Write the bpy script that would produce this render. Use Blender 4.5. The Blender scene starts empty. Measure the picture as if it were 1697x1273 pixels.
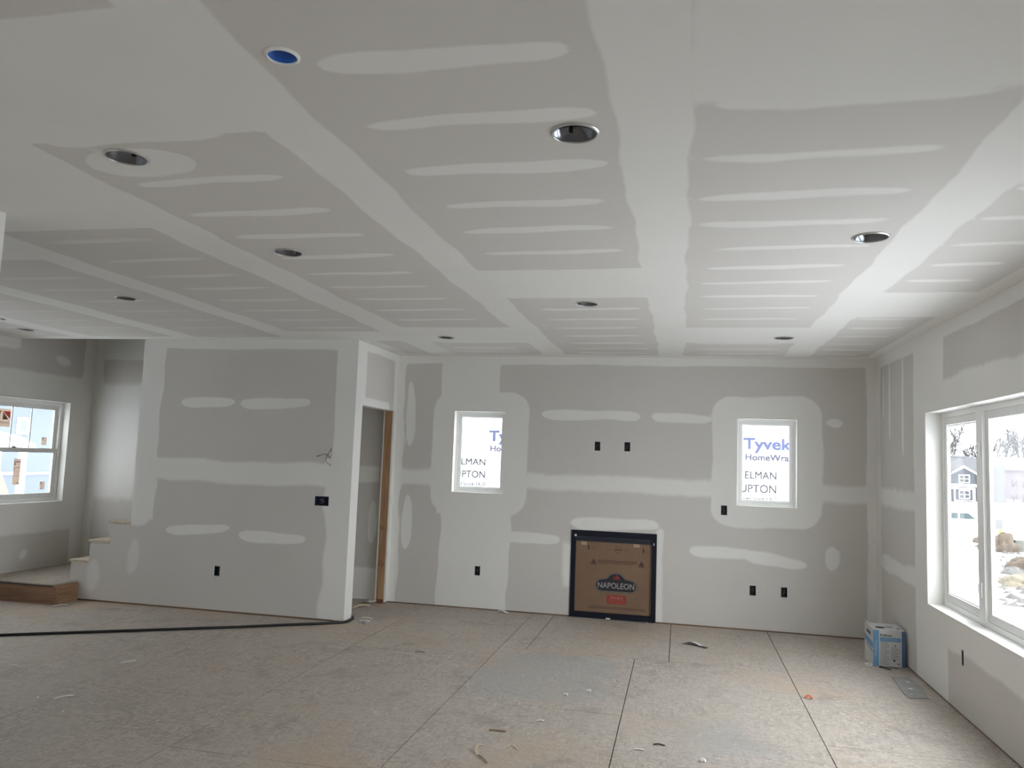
import bpy, bmesh, math, random
import numpy as np
from mathutils import Vector, Matrix, Euler
random.seed(7); rng = np.random.RandomState(5)
SC = bpy.context.scene
COL = SC.collection
R = math.radians

# ------------------------------------------------------------------ camera
F_PX, YAW, PITCH, ROLL, EYE = 1304.91, -0.2137, 0.0949, 0.0364, 1.6201
cam = bpy.data.cameras.new('camera'); camo = bpy.data.objects.new('camera', cam); COL.objects.link(camo)
cam.sensor_fit = 'HORIZONTAL'; cam.sensor_width = 36.0; cam.lens = F_PX * 36.0 / 1697.0
cam.clip_start = 0.05; cam.clip_end = 900
fw = Vector((math.sin(YAW)*math.cos(PITCH), math.cos(YAW)*math.cos(PITCH), math.sin(PITCH)))
r0 = Vector((math.cos(YAW), -math.sin(YAW), 0)); u0 = r0.cross(fw)
rt = r0*math.cos(ROLL) + u0*math.sin(ROLL); up = -r0*math.sin(ROLL) + u0*math.cos(ROLL)
M = Matrix((rt, up, -fw)).transposed().to_4x4(); M.translation = (0, 0, EYE)
camo.matrix_world = M
SC.camera = camo

# ------------------------------------------------------------------ view / world
SC.view_settings.view_transform = 'Standard'; SC.view_settings.look = 'None'
SC.view_settings.gamma = 1.0; SC.view_settings.use_curve_mapping = False
SC.view_settings.exposure = 0.0
cy = SC.cycles
cy.use_denoising = True
cy.max_bounces = 12; cy.diffuse_bounces = 9; cy.glossy_bounces = 3; cy.transparent_max_bounces = 12
cy.sample_clamp_indirect = 12.0
cy.caustics_reflective = False; cy.caustics_refractive = False

SKY = 6.0            # strength of the overcast sky
w = bpy.data.worlds.new('overcast_sky'); SC.world = w; w.use_nodes = True
nt = w.node_tree; nt.nodes.clear()
N = nt.nodes.new; L = nt.links.new
tc = N('ShaderNodeTexCoord'); nz = N('ShaderNodeTexNoise'); nz.inputs['Scale'].default_value = 1.6
L(tc.outputs['Generated'], nz.inputs['Vector'])
dot = N('ShaderNodeVectorMath'); dot.operation = 'DOT_PRODUCT'; L(tc.outputs['Generated'], dot.inputs[0])
dot.inputs[1].default_value = Vector((0.80, -0.35, 0.48)).normalized()   # brighter side of the overcast
mr = N('ShaderNodeMapRange'); mr.inputs['From Min'].default_value = 0.0; mr.inputs['From Max'].default_value = 1.0
mr.inputs['To Min'].default_value = 0.80; mr.inputs['To Max'].default_value = 1.8
L(dot.outputs['Value'], mr.inputs['Value'])
cl = N('ShaderNodeMapRange'); cl.inputs['To Min'].default_value = 0.93; cl.inputs['To Max'].default_value = 1.07
L(nz.outputs['Fac'], cl.inputs['Value'])
mu = N('ShaderNodeMath'); mu.operation = 'MULTIPLY'; L(mr.outputs[0], mu.inputs[0]); L(cl.outputs[0], mu.inputs[1])
mu2 = N('ShaderNodeMath'); mu2.operation = 'MULTIPLY'; L(mu.outputs[0], mu2.inputs[0]); mu2.inputs[1].default_value = SKY
bg = N('ShaderNodeBackground'); bg.inputs['Color'].default_value = (0.93, 0.97, 1.0, 1)
L(mu2.outputs[0], bg.inputs['Strength'])
wo = N('ShaderNodeOutputWorld'); L(bg.outputs[0], wo.inputs[0])

# ------------------------------------------------------------------ room numbers (metres)
H = 2.74; D = 8.392; XL = -3.136; XR = 1.885; YP = 7.235; XW = -7.10; YF = -3.6; XN = -3.288; YN = 3.19

def portal(name, loc, rot, sx, sy):
    l = bpy.data.lights.new(name, 'AREA'); l.shape = 'RECTANGLE'; l.size = sx; l.size_y = sy
    l.cycles.is_portal = True
    o = bpy.data.objects.new(name, l); COL.objects.link(o); o.location = loc; o.rotation_euler = rot
portal('sky_portal', (XR+0.17, 4.94, 1.36), (0, R(90), 0), 1.5, 3.7)
portal('sky_portal', (XR+0.17, -0.5, 1.03), (0, R(90), 0), 2.05, .8)
portal('sky_portal', (-0.5, YF-0.17, 1.5), (R(90), 0, 0), 1.0, 1.2)
portal('sky_portal', (XW-0.17, 7.36, 1.51), (0, R(-90), 0), 1.16, 1.38)
portal('sky_portal', (XW-0.17, 5.15, 1.42), (0, R(-90), 0), 1.35, 1.1)
portal('sky_portal', (-2.168, D+0.17, 1.68), (R(-90), 0, 0), 0.58, 0.89)
portal('sky_portal', (0.852, D+0.17, 1.67), (R(-90), 0, 0), 0.58, 0.89)

# ------------------------------------------------------------------ materials
def newmat(name):
    m = bpy.data.materials.new(name); m.use_nodes = True
    t = m.node_tree; b = t.nodes['Principled BSDF']
    return m, t, b
def simple(name, col, rough=0.6, metal=0.0, spec=0.5, noise=0.0, nscale=8, bump=0.0, bscale=60):
    m, t, b = newmat(name)
    b.inputs['Roughness'].default_value = rough; b.inputs['Metallic'].default_value = metal
    b.inputs['Specular IOR Level'].default_value = spec
    c = (col[0], col[1], col[2], 1)
    b.inputs['Base Color'].default_value = c
    tc = t.nodes.new('ShaderNodeTexCoord')
    if noise:
        n = t.nodes.new('ShaderNodeTexNoise'); n.inputs['Scale'].default_value = nscale; n.inputs['Detail'].default_value = 4
        t.links.new(tc.outputs['Object'], n.inputs['Vector'])
        mp = t.nodes.new('ShaderNodeMapRange'); mp.inputs['From Min'].default_value = .3; mp.inputs['From Max'].default_value = .7
        mp.inputs['To Min'].default_value = 1-noise; mp.inputs['To Max'].default_value = 1+noise
        t.links.new(n.outputs['Fac'], mp.inputs['Value'])
        mx = t.nodes.new('ShaderNodeVectorMath'); mx.operation = 'SCALE'; mx.inputs[0].default_value = col
        t.links.new(mp.outputs[0], mx.inputs['Scale']); t.links.new(mx.outputs[0], b.inputs['Base Color'])
    if bump:
        n2 = t.nodes.new('ShaderNodeTexNoise'); n2.inputs['Scale'].default_value = bscale
        t.links.new(tc.outputs['Object'], n2.inputs['Vector'])
        bp = t.nodes.new('ShaderNodeBump'); bp.inputs['Strength'].default_value = bump; bp.inputs['Distance'].default_value = .01
        t.links.new(n2.outputs['Fac'], bp.inputs['Height']); t.links.new(bp.outputs[0], b.inputs['Normal'])
    return m

def drywall_material(name, paper, mud):
    m, t, b = newmat(name)
    b.inputs['Roughness'].default_value = 0.85; b.inputs['Specular IOR Level'].default_value = 0.25
    nn = t.nodes.new; lk = t.links.new
    tc = nn('ShaderNodeTexCoord')
    n1 = nn('ShaderNodeTexNoise'); n1.inputs['Scale'].default_value = 9; n1.inputs['Detail'].default_value = 5
    lk(tc.outputs['Object'], n1.inputs['Vector'])
    masks = []
    for att, st in (('mud', 1.0), ('thin_mud', 0.55)):
        a = nn('ShaderNodeAttribute'); a.attribute_name = att
        s = nn('ShaderNodeMath'); s.operation = 'MULTIPLY_ADD'; lk(n1.outputs['Fac'], s.inputs[0]); s.inputs[1].default_value = 1.6
        lk(a.outputs['Fac'], s.inputs[2])
        mp = nn('ShaderNodeMapRange'); mp.interpolation_type = 'SMOOTHSTEP'
        mp.inputs['From Min'].default_value = 0.8+1.0; mp.inputs['From Max'].default_value = 0.8-1.0
        mp.inputs['To Min'].default_value = 0; mp.inputs['To Max'].default_value = st
        lk(s.outputs[0], mp.inputs['Value']); masks.append(mp)
    mx = nn('ShaderNodeMath'); mx.operation = 'MAXIMUM'; lk(masks[0].outputs[0], mx.inputs[0]); lk(masks[1].outputs[0], mx.inputs[1])
    # gentle mottling of paper and compound
    n2 = nn('ShaderNodeTexNoise'); n2.inputs['Scale'].default_value = 1.7; n2.inputs['Detail'].default_value = 6
    lk(tc.outputs['Object'], n2.inputs['Vector'])
    cp = nn('ShaderNodeMix'); cp.data_type = 'RGBA'; lk(n2.outputs['Fac'], cp.inputs['Factor'])
    cp.inputs['A'].default_value = (*[c*0.965 for c in paper], 1); cp.inputs['B'].default_value = (*[c*1.035 for c in paper], 1)
    cm = nn('ShaderNodeMix'); cm.data_type = 'RGBA'; lk(n2.outputs['Fac'], cm.inputs['Factor'])
    cm.inputs['A'].default_value = (*[c*0.96 for c in mud], 1); cm.inputs['B'].default_value = (*[c*1.03 for c in mud], 1)
    mi = nn('ShaderNodeMix'); mi.data_type = 'RGBA'; lk(mx.outputs[0], mi.inputs['Factor'])
    lk(cp.outputs['Result'], mi.inputs['A']); lk(cm.outputs['Result'], mi.inputs['B'])
    lk(mi.outputs['Result'], b.inputs['Base Color'])
    # compound stands a hair proud and is trowelled
    n3 = nn('ShaderNodeTexNoise'); n3.inputs['Scale'].default_value = 30; lk(tc.outputs['Object'], n3.inputs['Vector'])
    ad = nn('ShaderNodeMath'); ad.operation = 'MULTIPLY_ADD'; lk(n3.outputs['Fac'], ad.inputs[0]); ad.inputs[1].default_value = .12; lk(mx.outputs[0], ad.inputs[2])
    bp = nn('ShaderNodeBump'); bp.inputs['Strength'].default_value = .35; bp.inputs['Distance'].default_value = .002
    lk(ad.outputs[0], bp.inputs['Height']); lk(bp.outputs[0], b.inputs['Normal'])
    return m
PAPER = (0.635, 0.612, 0.585); MUD = (0.81, 0.805, 0.78)
MAT_DRY = drywall_material('drywall', PAPER, MUD)
MAT_CEIL = drywall_material('ceiling_drywall', (0.685, 0.665, 0.64), (0.825, 0.82, 0.795))

def wood_material(name, base, dark, along='Z', scale=14):
    m, t, b = newmat(name); b.inputs['Roughness'].default_value = .75; b.inputs['Specular IOR Level'].default_value = .3
    nn = t.nodes.new; lk = t.links.new
    tc = nn('ShaderNodeTexCoord'); mp = nn('ShaderNodeMapping'); lk(tc.outputs['Object'], mp.inputs['Vector'])
    sc = {'X': (.06, 1, 1), 'Y': (1, .06, 1), 'Z': (1, 1, .06)}[along]
    mp.inputs['Scale'].default_value = sc
    n = nn('ShaderNodeTexNoise'); n.inputs['Scale'].default_value = scale*3; n.inputs['Detail'].default_value = 6; lk(mp.outputs[0], n.inputs['Vector'])
    n2 = nn('ShaderNodeTexNoise'); n2.inputs['Scale'].default_value = scale*.5; n2.inputs['Detail'].default_value = 3; lk(mp.outputs[0], n2.inputs['Vector'])
    v = nn('ShaderNodeTexVoronoi'); v.inputs['Scale'].default_value = 3.2
    mp2 = nn('ShaderNodeMapping'); lk(tc.outputs['Object'], mp2.inputs['Vector']); mp2.inputs['Scale'].default_value = tuple(1 if s == 1 else .6 for s in sc)
    lk(mp2.outputs[0], v.inputs['Vector'])
    kn = nn('ShaderNodeMapRange'); kn.inputs['From Min'].default_value = .05; kn.inputs['From Max'].default_value = .11; lk(v.outputs['Distance'], kn.inputs['Value'])
    ad = nn('ShaderNodeMath'); ad.operation = 'ADD'; lk(n.outputs['Fac'], ad.inputs[0]); lk(n2.outputs['Fac'], ad.inputs[1])
    cr = nn('ShaderNodeMapRange'); cr.inputs['From Min'].default_value = .7; cr.inputs['From Max'].default_value = 1.3; lk(ad.outputs[0], cr.inputs['Value'])
    mk = nn('ShaderNodeMath'); mk.operation = 'MULTIPLY'; lk(cr.outputs[0], mk.inputs[0]); lk(kn.outputs[0], mk.inputs[1])
    mi = nn('ShaderNodeMix'); mi.data_type = 'RGBA'; lk(mk.outputs[0], mi.inputs['Factor'])
    mi.inputs['A'].default_value = (*dark, 1); mi.inputs['B'].default_value = (*base, 1)
    lk(mi.outputs['Result'], b.inputs['Base Color'])
    return m
MAT_STUD = wood_material('stud_lumber', (.50, .315, .175), (.27, .145, .075), 'Z')
MAT_RIM = wood_material('rim_lumber', (.33, .20, .125), (.16, .09, .06), 'X')
MAT_PLATE = wood_material('plate_lumber', (.33, .22, .14), (.15, .09, .06), 'X')

def osb_material(name, base, stain=True):
    m, t, b = newmat(name); b.inputs['Roughness'].default_value = .62; b.inputs['Specular IOR Level'].default_value = .35
    nn = t.nodes.new; lk = t.links.new
    tc = nn('ShaderNodeTexCoord')
    def mapped(rot, sc):
        mp = nn('ShaderNodeMapping'); lk(tc.outputs['Object'], mp.inputs['Vector'])
        mp.inputs['Rotation'].default_value = (0, 0, rot); mp.inputs['Scale'].default_value = (*sc, 1); return mp
    def noise(vec, s, det=3, rough=.5, dist=0):
        n = nn('ShaderNodeTexNoise'); n.inputs['Scale'].default_value = s; n.inputs['Detail'].default_value = det
        n.inputs['Roughness'].default_value = rough; n.inputs['Distortion'].default_value = dist; lk(vec, n.inputs['Vector']); return n.outputs['Fac']
    def rng_(x, a, b_, c=0., d=1., sm=False):
        r = nn('ShaderNodeMapRange'); r.inputs['From Min'].default_value = a; r.inputs['From Max'].default_value = b_
        r.inputs['To Min'].default_value = c; r.inputs['To Max'].default_value = d
        if sm: r.interpolation_type = 'SMOOTHSTEP'
        lk(x, r.inputs['Value']); return r.outputs[0]
    def mix(f, a, b_):
        x = nn('ShaderNodeMix'); x.data_type = 'RGBA'
        if isinstance(f, float): x.inputs['Factor'].default_value = f
        else: lk(f, x.inputs['Factor'])
        for k, v in (('A', a), ('B', b_)):
            if isinstance(v, tuple): x.inputs[k].default_value = (*v, 1)
            else: lk(v, x.inputs[k])
        return x.outputs['Result']
    # strands: stretched cells in three directions
    cols = []
    for rot, sc in ((.15, (15, 60)), (.95, (55, 16)), (-.6, (48, 18))):
        v = nn('ShaderNodeTexVoronoi'); v.inputs['Scale'].default_value = 1.0; lk(mapped(rot, sc).outputs[0], v.inputs['Vector'])
        sp = nn('ShaderNodeSeparateColor'); lk(v.outputs['Color'], sp.inputs[0]); cols.append(sp.outputs[0])
    sel = noise(tc.outputs['Object'], 19, 2)
    a1 = nn('ShaderNodeMix'); a1.data_type = 'FLOAT'; lk(rng_(sel, .45, .5), a1.inputs['Factor']); lk(cols[0], a1.inputs['A']); lk(cols[1], a1.inputs['B'])
    a2 = nn('ShaderNodeMix'); a2.data_type = 'FLOAT'; lk(rng_(sel, .55, .6), a2.inputs['Factor']); lk(a1.outputs['Result'], a2.inputs['A']); lk(cols[2], a2.inputs['B'])
    dark = tuple(c*.58 for c in base); light = tuple(min(1, c*1.20) for c in base)
    c = mix(a2.outputs['Result'], dark, light)
    # worn, dusty film flattening the strand contrast
    c = mix(rng_(noise(tc.outputs['Object'], 1.3, 5, .6), .35, .7, .30, .80), c, base)
    # warm bare patches
    c = mix(rng_(noise(tc.outputs['Object'], .9, 4, .6, .4), .50, .68, 0, .75, True), c, (base[0]*1.02, base[1]*.90, base[2]*.76))
    # dark grime
    c = mix(rng_(noise(tc.outputs['Object'], 2.3, 6, .7, .3), .52, .72, 0, .7, True), c, tuple(x*.62 for x in base))
    # compound smears, pale
    c = mix(rng_(noise(mapped(.3, (1, 2.2)).outputs[0], 2.1, 7, .72, .5), .58, .76, 0, .6, True), c, (.66, .64, .61))
    if stain:
        at = nn('ShaderNodeAttribute'); at.attribute_name = 'stain'
        sm = nn('ShaderNodeMath'); sm.operation = 'MULTIPLY_ADD'; lk(noise(tc.outputs['Object'], 6, 6, .7), sm.inputs[0]); sm.inputs[1].default_value = 2.4; lk(at.outputs['Fac'], sm.inputs[2])
        c = mix(rng_(sm.outputs[0], 2.3, .6, 0, .48, True), c, (.36, .37, .368))
    # fine dark flecks and pale crumbs
    fl = noise(mapped(.25, (22, 90)).outputs[0], 1.0, 3, .6)
    c = mix(rng_(fl, .63, .70, 0, .75), c, tuple(x*.38 for x in base))
    fl2 = noise(mapped(-.5, (60, 20)).outputs[0], 1.0, 3, .6)
    c = mix(rng_(fl2, .64, .71, 0, .65), c, tuple(x*.45 for x in base))
    c = mix(rng_(noise(tc.outputs['Object'], 46, 2, .5), .68, .71, 0, .8), c, (.72, .71, .69))
    lk(c, b.inputs['Base Color'])
    bp = nn('ShaderNodeBump'); bp.inputs['Strength'].default_value = .25; bp.inputs['Distance'].default_value = .003
    lk(a2.outputs['Result'], bp.inputs['Height']); lk(bp.outputs[0], b.inputs['Normal'])
    return m
MAT_OSB = osb_material('worn_osb_subfloor', (.475, .425, .375))
MAT_DECK = osb_material('stair_osb', (.42, .375, .32), False)
MAT_TREAD = osb_material('tread_osb', (.60, .52, .41), False)

def paper_material(name, col):
    m = bpy.data.materials.new(name); m.use_nodes = True; t = m.node_tree; t.nodes.clear()
    d = t.nodes.new('ShaderNodeBsdfDiffuse'); d.inputs[0].default_value = (*col, 1)
    tr = t.nodes.new('ShaderNodeBsdfTranslucent'); tr.inputs[0].default_value = (*col, 1)
    mx = t.nodes.new('ShaderNodeMixShader'); mx.inputs[0].default_value = .62
    t.links.new(d.outputs[0], mx.inputs[1]); t.links.new(tr.outputs[0], mx.inputs[2])
    o = t.nodes.new('ShaderNodeOutputMaterial'); t.links.new(mx.outputs[0], o.inputs[0]); return m
def glass_material(name, tint=(1, 1, 1), gloss=.05):
    m = bpy.data.materials.new(name); m.use_nodes = True; t = m.node_tree; t.nodes.clear()
    tr = t.nodes.new('ShaderNodeBsdfTransparent'); tr.inputs[0].default_value = (*tint, 1)
    gl = t.nodes.new('ShaderNodeBsdfGlossy'); gl.inputs['Roughness'].default_value = .02
    mx = t.nodes.new('ShaderNodeMixShader'); lw = t.nodes.new('ShaderNodeLayerWeight'); lw.inputs['Blend'].default_value = .5
    pw = t.nodes.new('ShaderNodeMath'); pw.operation = 'POWER'; pw.inputs[1].default_value = 5; t.links.new(lw.outputs['Facing'], pw.inputs[0])
    fr = t.nodes.new('ShaderNodeMath'); fr.operation = 'MULTIPLY_ADD'; fr.inputs[1].default_value = .6; fr.inputs[2].default_value = .022; t.links.new(pw.outputs[0], fr.inputs[0])
    t.links.new(fr.outputs[0], mx.inputs[0]); t.links.new(tr.outputs[0], mx.inputs[1]); t.links.new(gl.outputs[0], mx.inputs[2])
    o = t.nodes.new('ShaderNodeOutputMaterial'); t.links.new(mx.outputs[0], o.inputs[0]); return m
MAT_GLASS = glass_material('window_glass', (.985, .99, .99))
MAT_VINYL = simple('white_vinyl', (.88, .885, .87), .4)
MAT_VINYLG = simple('off_white_vinyl', (.80, .805, .79), .45)
MAT_NAVY = simple('navy_box_plastic', (.012, .018, .055), .5)
MAT_BLACK = simple('black_metal', (.008, .010, .020), .6, spec=.25)
MAT_RUBBER = simple('black_rubber', (.012, .012, .014), .45)
MAT_CHROME = simple('can_reflector_metal', (.20, .21, .24), .16, 1.0)
MAT_RIMM = simple('can_rim_metal', (.62, .62, .63), .3, .9)
MAT_CANBLK = simple('dark_can_interior', (.03, .03, .035), .6)
MAT_BLUE = simple('blue_plastic_insert', (.015, .14, .56), .35)
MAT_CARD = simple('brown_cardboard', (.215, .135, .085), .8, noise=.06, nscale=5)
MAT_INK = simple('dark_print_ink', (.035, .02, .022), .7)
MAT_LOGO = simple('logo_navy', (.018, .018, .028), .6)
MAT_GREY = simple('logo_letter_grey', (.33, .31, .28), .6)
MAT_RED = simple('print_red', (.30, .045, .035), .7)
MAT_REDL = simple('flame_red', (.25, .035, .03), .7)
MAT_TAPE = simple('paper_tape', (.42, .32, .22), .7)
MAT_FRAMEPLY = simple('brown_framing', (.30, .22, .15), .8)  # one even brown for framing
MAT_WHITE = simple('white_gypsum', (.74, .73, .70), .85, noise=.05)

# ------------------------------------------------------------------ builders
class MB:
    def __init__(s): s.v = []; s.f = []
    def box(s, x0, y0, z0, x1, y1, z1):
        if x0 > x1: x0, x1 = x1, x0
        if y0 > y1: y0, y1 = y1, y0
        if z0 > z1: z0, z1 = z1, z0
        n = len(s.v)
        s.v += [(x0,y0,z0),(x1,y0,z0),(x1,y1,z0),(x0,y1,z0),(x0,y0,z1),(x1,y0,z1),(x1,y1,z1),(x0,y1,z1)]
        s.f += [(n,n+3,n+2,n+1),(n+4,n+5,n+6,n+7),(n,n+1,n+5,n+4),(n+1,n+2,n+6,n+5),(n+2,n+3,n+7,n+6),(n+3,n,n+4,n+7)]
        return s
    def poly(s, pts, thick):
        """flat outline extruded along vector thick"""
        n = len(s.v); k = len(pts); t = Vector(thick)
        s.v += [tuple(p) for p in pts] + [tuple(Vector(p)+t) for p in pts]
        s.f += [tuple(range(n, n+k)), tuple(range(n+2*k-1, n+k-1, -1))]
        for i in range(k):
            j = (i+1) % k; s.f.append((n+i, n+k+i, n+k+j, n+j))
        return s
    def tube(s, pts, rad, seg=8, caps=True):
        pts = [Vector(p) for p in pts]; n0 = len(s.v)
        if not hasattr(rad, '__len__'): rad = [rad]*len(pts)
        prev = None
        for i, p in enumerate(pts):
            d = (pts[min(i+1, len(pts)-1)] - pts[max(i-1, 0)]).normalized()
            a = Vector((0,0,1)) if abs(d.z) < .9 else Vector((1,0,0))
            if prev is not None: a = prev
            e1 = (a - d*a.dot(d)).normalized(); e2 = d.cross(e1); prev = e1
            for k in range(seg):
                an = 2*math.pi*k/seg; s.v.append(tuple(p + (e1*math.cos(an)+e2*math.sin(an))*rad[i]))
        for i in range(len(pts)-1):
            for k in range(seg):
                a = n0+i*seg+k; b = n0+i*seg+(k+1) % seg
                s.f.append((a, b, b+seg, a+seg))
        if caps:
            s.f.append(tuple(range(n0+seg-1, n0-1, -1))); e = n0+(len(pts)-1)*seg; s.f.append(tuple(range(e, e+seg)))
        return s
    def lathe(s, prof, c, seg=40, closed=False):
        n0 = len(s.v); c = Vector(c)
        for (r, z) in prof:
            for k in range(seg):
                an = 2*math.pi*k/seg; s.v.append((c.x+r*math.cos(an), c.y+r*math.sin(an), c.z+z))
        m = len(prof)
        for i in range(m if closed else m-1):
            for k in range(seg):
                a = n0+i*seg+k; b = n0+i*seg+(k+1) % seg; j = ((i+1) % m)-i
                s.f.append((a, b, b+seg*j, a+seg*j))
        return s
BASE = {}
def link(name, verts, faces, mat, parent=None, smooth=False, mats=None, midx=None, local=False):
    me = bpy.data.meshes.new(name)
    off = Vector((0,0,0))
    if parent is not None and not local:
        off = BASE.get(parent.name, Vector((0,0,0)))
    vs = [tuple(Vector(v)-off) for v in verts] if off.length > 0 else verts
    me.from_pydata([tuple(v) for v in vs], [], faces)
    me.validate(); me.update()
    bm = bmesh.new(); bm.from_mesh(me); bmesh.ops.recalc_face_normals(bm, faces=bm.faces); bm.to_mesh(me); bm.free()
    for m in (mats or [mat]): me.materials.append(m)
    if midx:
        for p, i in zip(me.polygons, midx): p.material_index = i
    if smooth:
        me.shade_smooth() if hasattr(me, 'shade_smooth') else None
    o = bpy.data.objects.new(name, me); COL.objects.link(o)
    if parent is not None:
        o.parent = parent; BASE[o.name] = off.copy()
    else: BASE[o.name] = Vector((0,0,0))
    return o
def part(name, mb, mat, parent, smooth=False, local=False):
    return link(name, mb.v, mb.f, mat, parent, smooth, local=local)
def thing(name, label, cat, loc=(0,0,0), rz=0, group=None, kind=None):
    o = bpy.data.objects.new(name, None); COL.objects.link(o); o.location = loc; o.rotation_euler = (0,0,rz); o.empty_display_size = .05
    if kind: o['kind'] = kind
    else:
        o['label'] = label; o['category'] = cat
        if group: o['group'] = group
    BASE[o.name] = Vector(loc) if rz == 0 else Vector((0,0,0))
    return o
def tag(o, label, cat, group=None):
    o['label'] = label; o['category'] = cat
    if group: o['group'] = group
    return o
def struct(name, mb, mat): 
    o = link(name, mb.v, mb.f, mat); o['kind'] = 'structure'; return o
def one(name, mb, mat, label, cat, group=None, smooth=False):
    """a thing that is one mesh; its origin is moved to the base of the mesh"""
    v = np.array(mb.v); c = Vector(((v[:,0].min()+v[:,0].max())/2, (v[:,1].min()+v[:,1].max())/2, v[:,2].min()))
    o = link(name, [tuple(Vector(p)-c) for p in mb.v], mb.f, mat, smooth=smooth); o.location = c; BASE[o.name] = c
    return tag(o, label, cat, group)
TXT_THICK = [0.]
def text_mesh(s, size, origin, right, upv, ext=.0006, align='LEFT', bold=0., parent=None, mat=None, name='lettering', sx=1.0):
    cu = bpy.data.curves.new('t', 'FONT'); cu.body = s; cu.size = size; cu.extrude = ext; cu.align_x = align; cu.offset = bold; cu.resolution_u = 3
    ob = bpy.data.objects.new('t', cu); me = bpy.data.meshes.new_from_object(ob)
    right = Vector(right); upv = Vector(upv); nrm = right.cross(upv)
    thick = TXT_THICK[0]
    vs = [Vector(origin) + right*v.co.x*sx + upv*v.co.y + nrm*(v.co.z) for v in me.vertices]
    fs = [tuple(p.vertices) for p in me.polygons]
    bpy.data.objects.remove(ob); bpy.data.curves.remove(cu); bpy.data.meshes.remove(me)
    if thick:
        b = list(vs); bf = list(fs); n = len(b); vs = []; fs = []
        for q, (dx, dz) in enumerate(((-1, -1), (1, -1), (1, 1), (-1, 1))):
            vs += [v + right*dx*thick + upv*dz*thick + nrm*(.0004*q) for v in b]; fs += [tuple(i+n*q for i in f) for f in bf]
    return vs, fs

# signed-distance shapes for joint compound (u, v are wall coordinates)
def sd_rect(x0, y0, x1, y1, r=0., wob=.004):
    def f(U, V):
        cx, cy, hx, hy = (x0+x1)/2, (y0+y1)/2, abs(x1-x0)/2, abs(y1-y0)/2
        Uw = U + wob*np.sin(V*5.1+x0*7)+wob*.6*np.sin(V*13+y0); Vw = V + wob*np.sin(U*4.3+y1*5)+wob*.6*np.sin(U*11+x0)
        qx = np.abs(Uw-cx)-hx+r; qy = np.abs(Vw-cy)-hy+r
        return np.hypot(np.maximum(qx, 0), np.maximum(qy, 0)) + np.minimum(np.maximum(qx, qy), 0) - r
    return f
def sd_strip(x0, y0, x1, y1, h, wob=.006, ph=0., p=5):
    """trowelled strip over a row of screws, from (x0,y0) to (x1,y1), half width h, rounded tapering ends"""
    def f(U, V):
        d = np.array([x1-x0, y1-y0]); Ln = math.hypot(*d); d = d/Ln
        a = (U-x0)*d[0]+(V-y0)*d[1]; b = -(U-x0)*d[1]+(V-y0)*d[0]
        t = np.clip(2*a/Ln-1, -1, 1)
        hh = h*np.power(np.maximum(1-np.abs(t)**p, 0), .55)*(1+.12*np.sin(a*7+ph))
        b = b + wob*np.sin(a*6+ph*2) + wob*.5*np.sin(a*15+ph)
        return np.maximum(np.abs(b)-hh, np.abs(a-Ln/2)-Ln/2)
    return f

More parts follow.
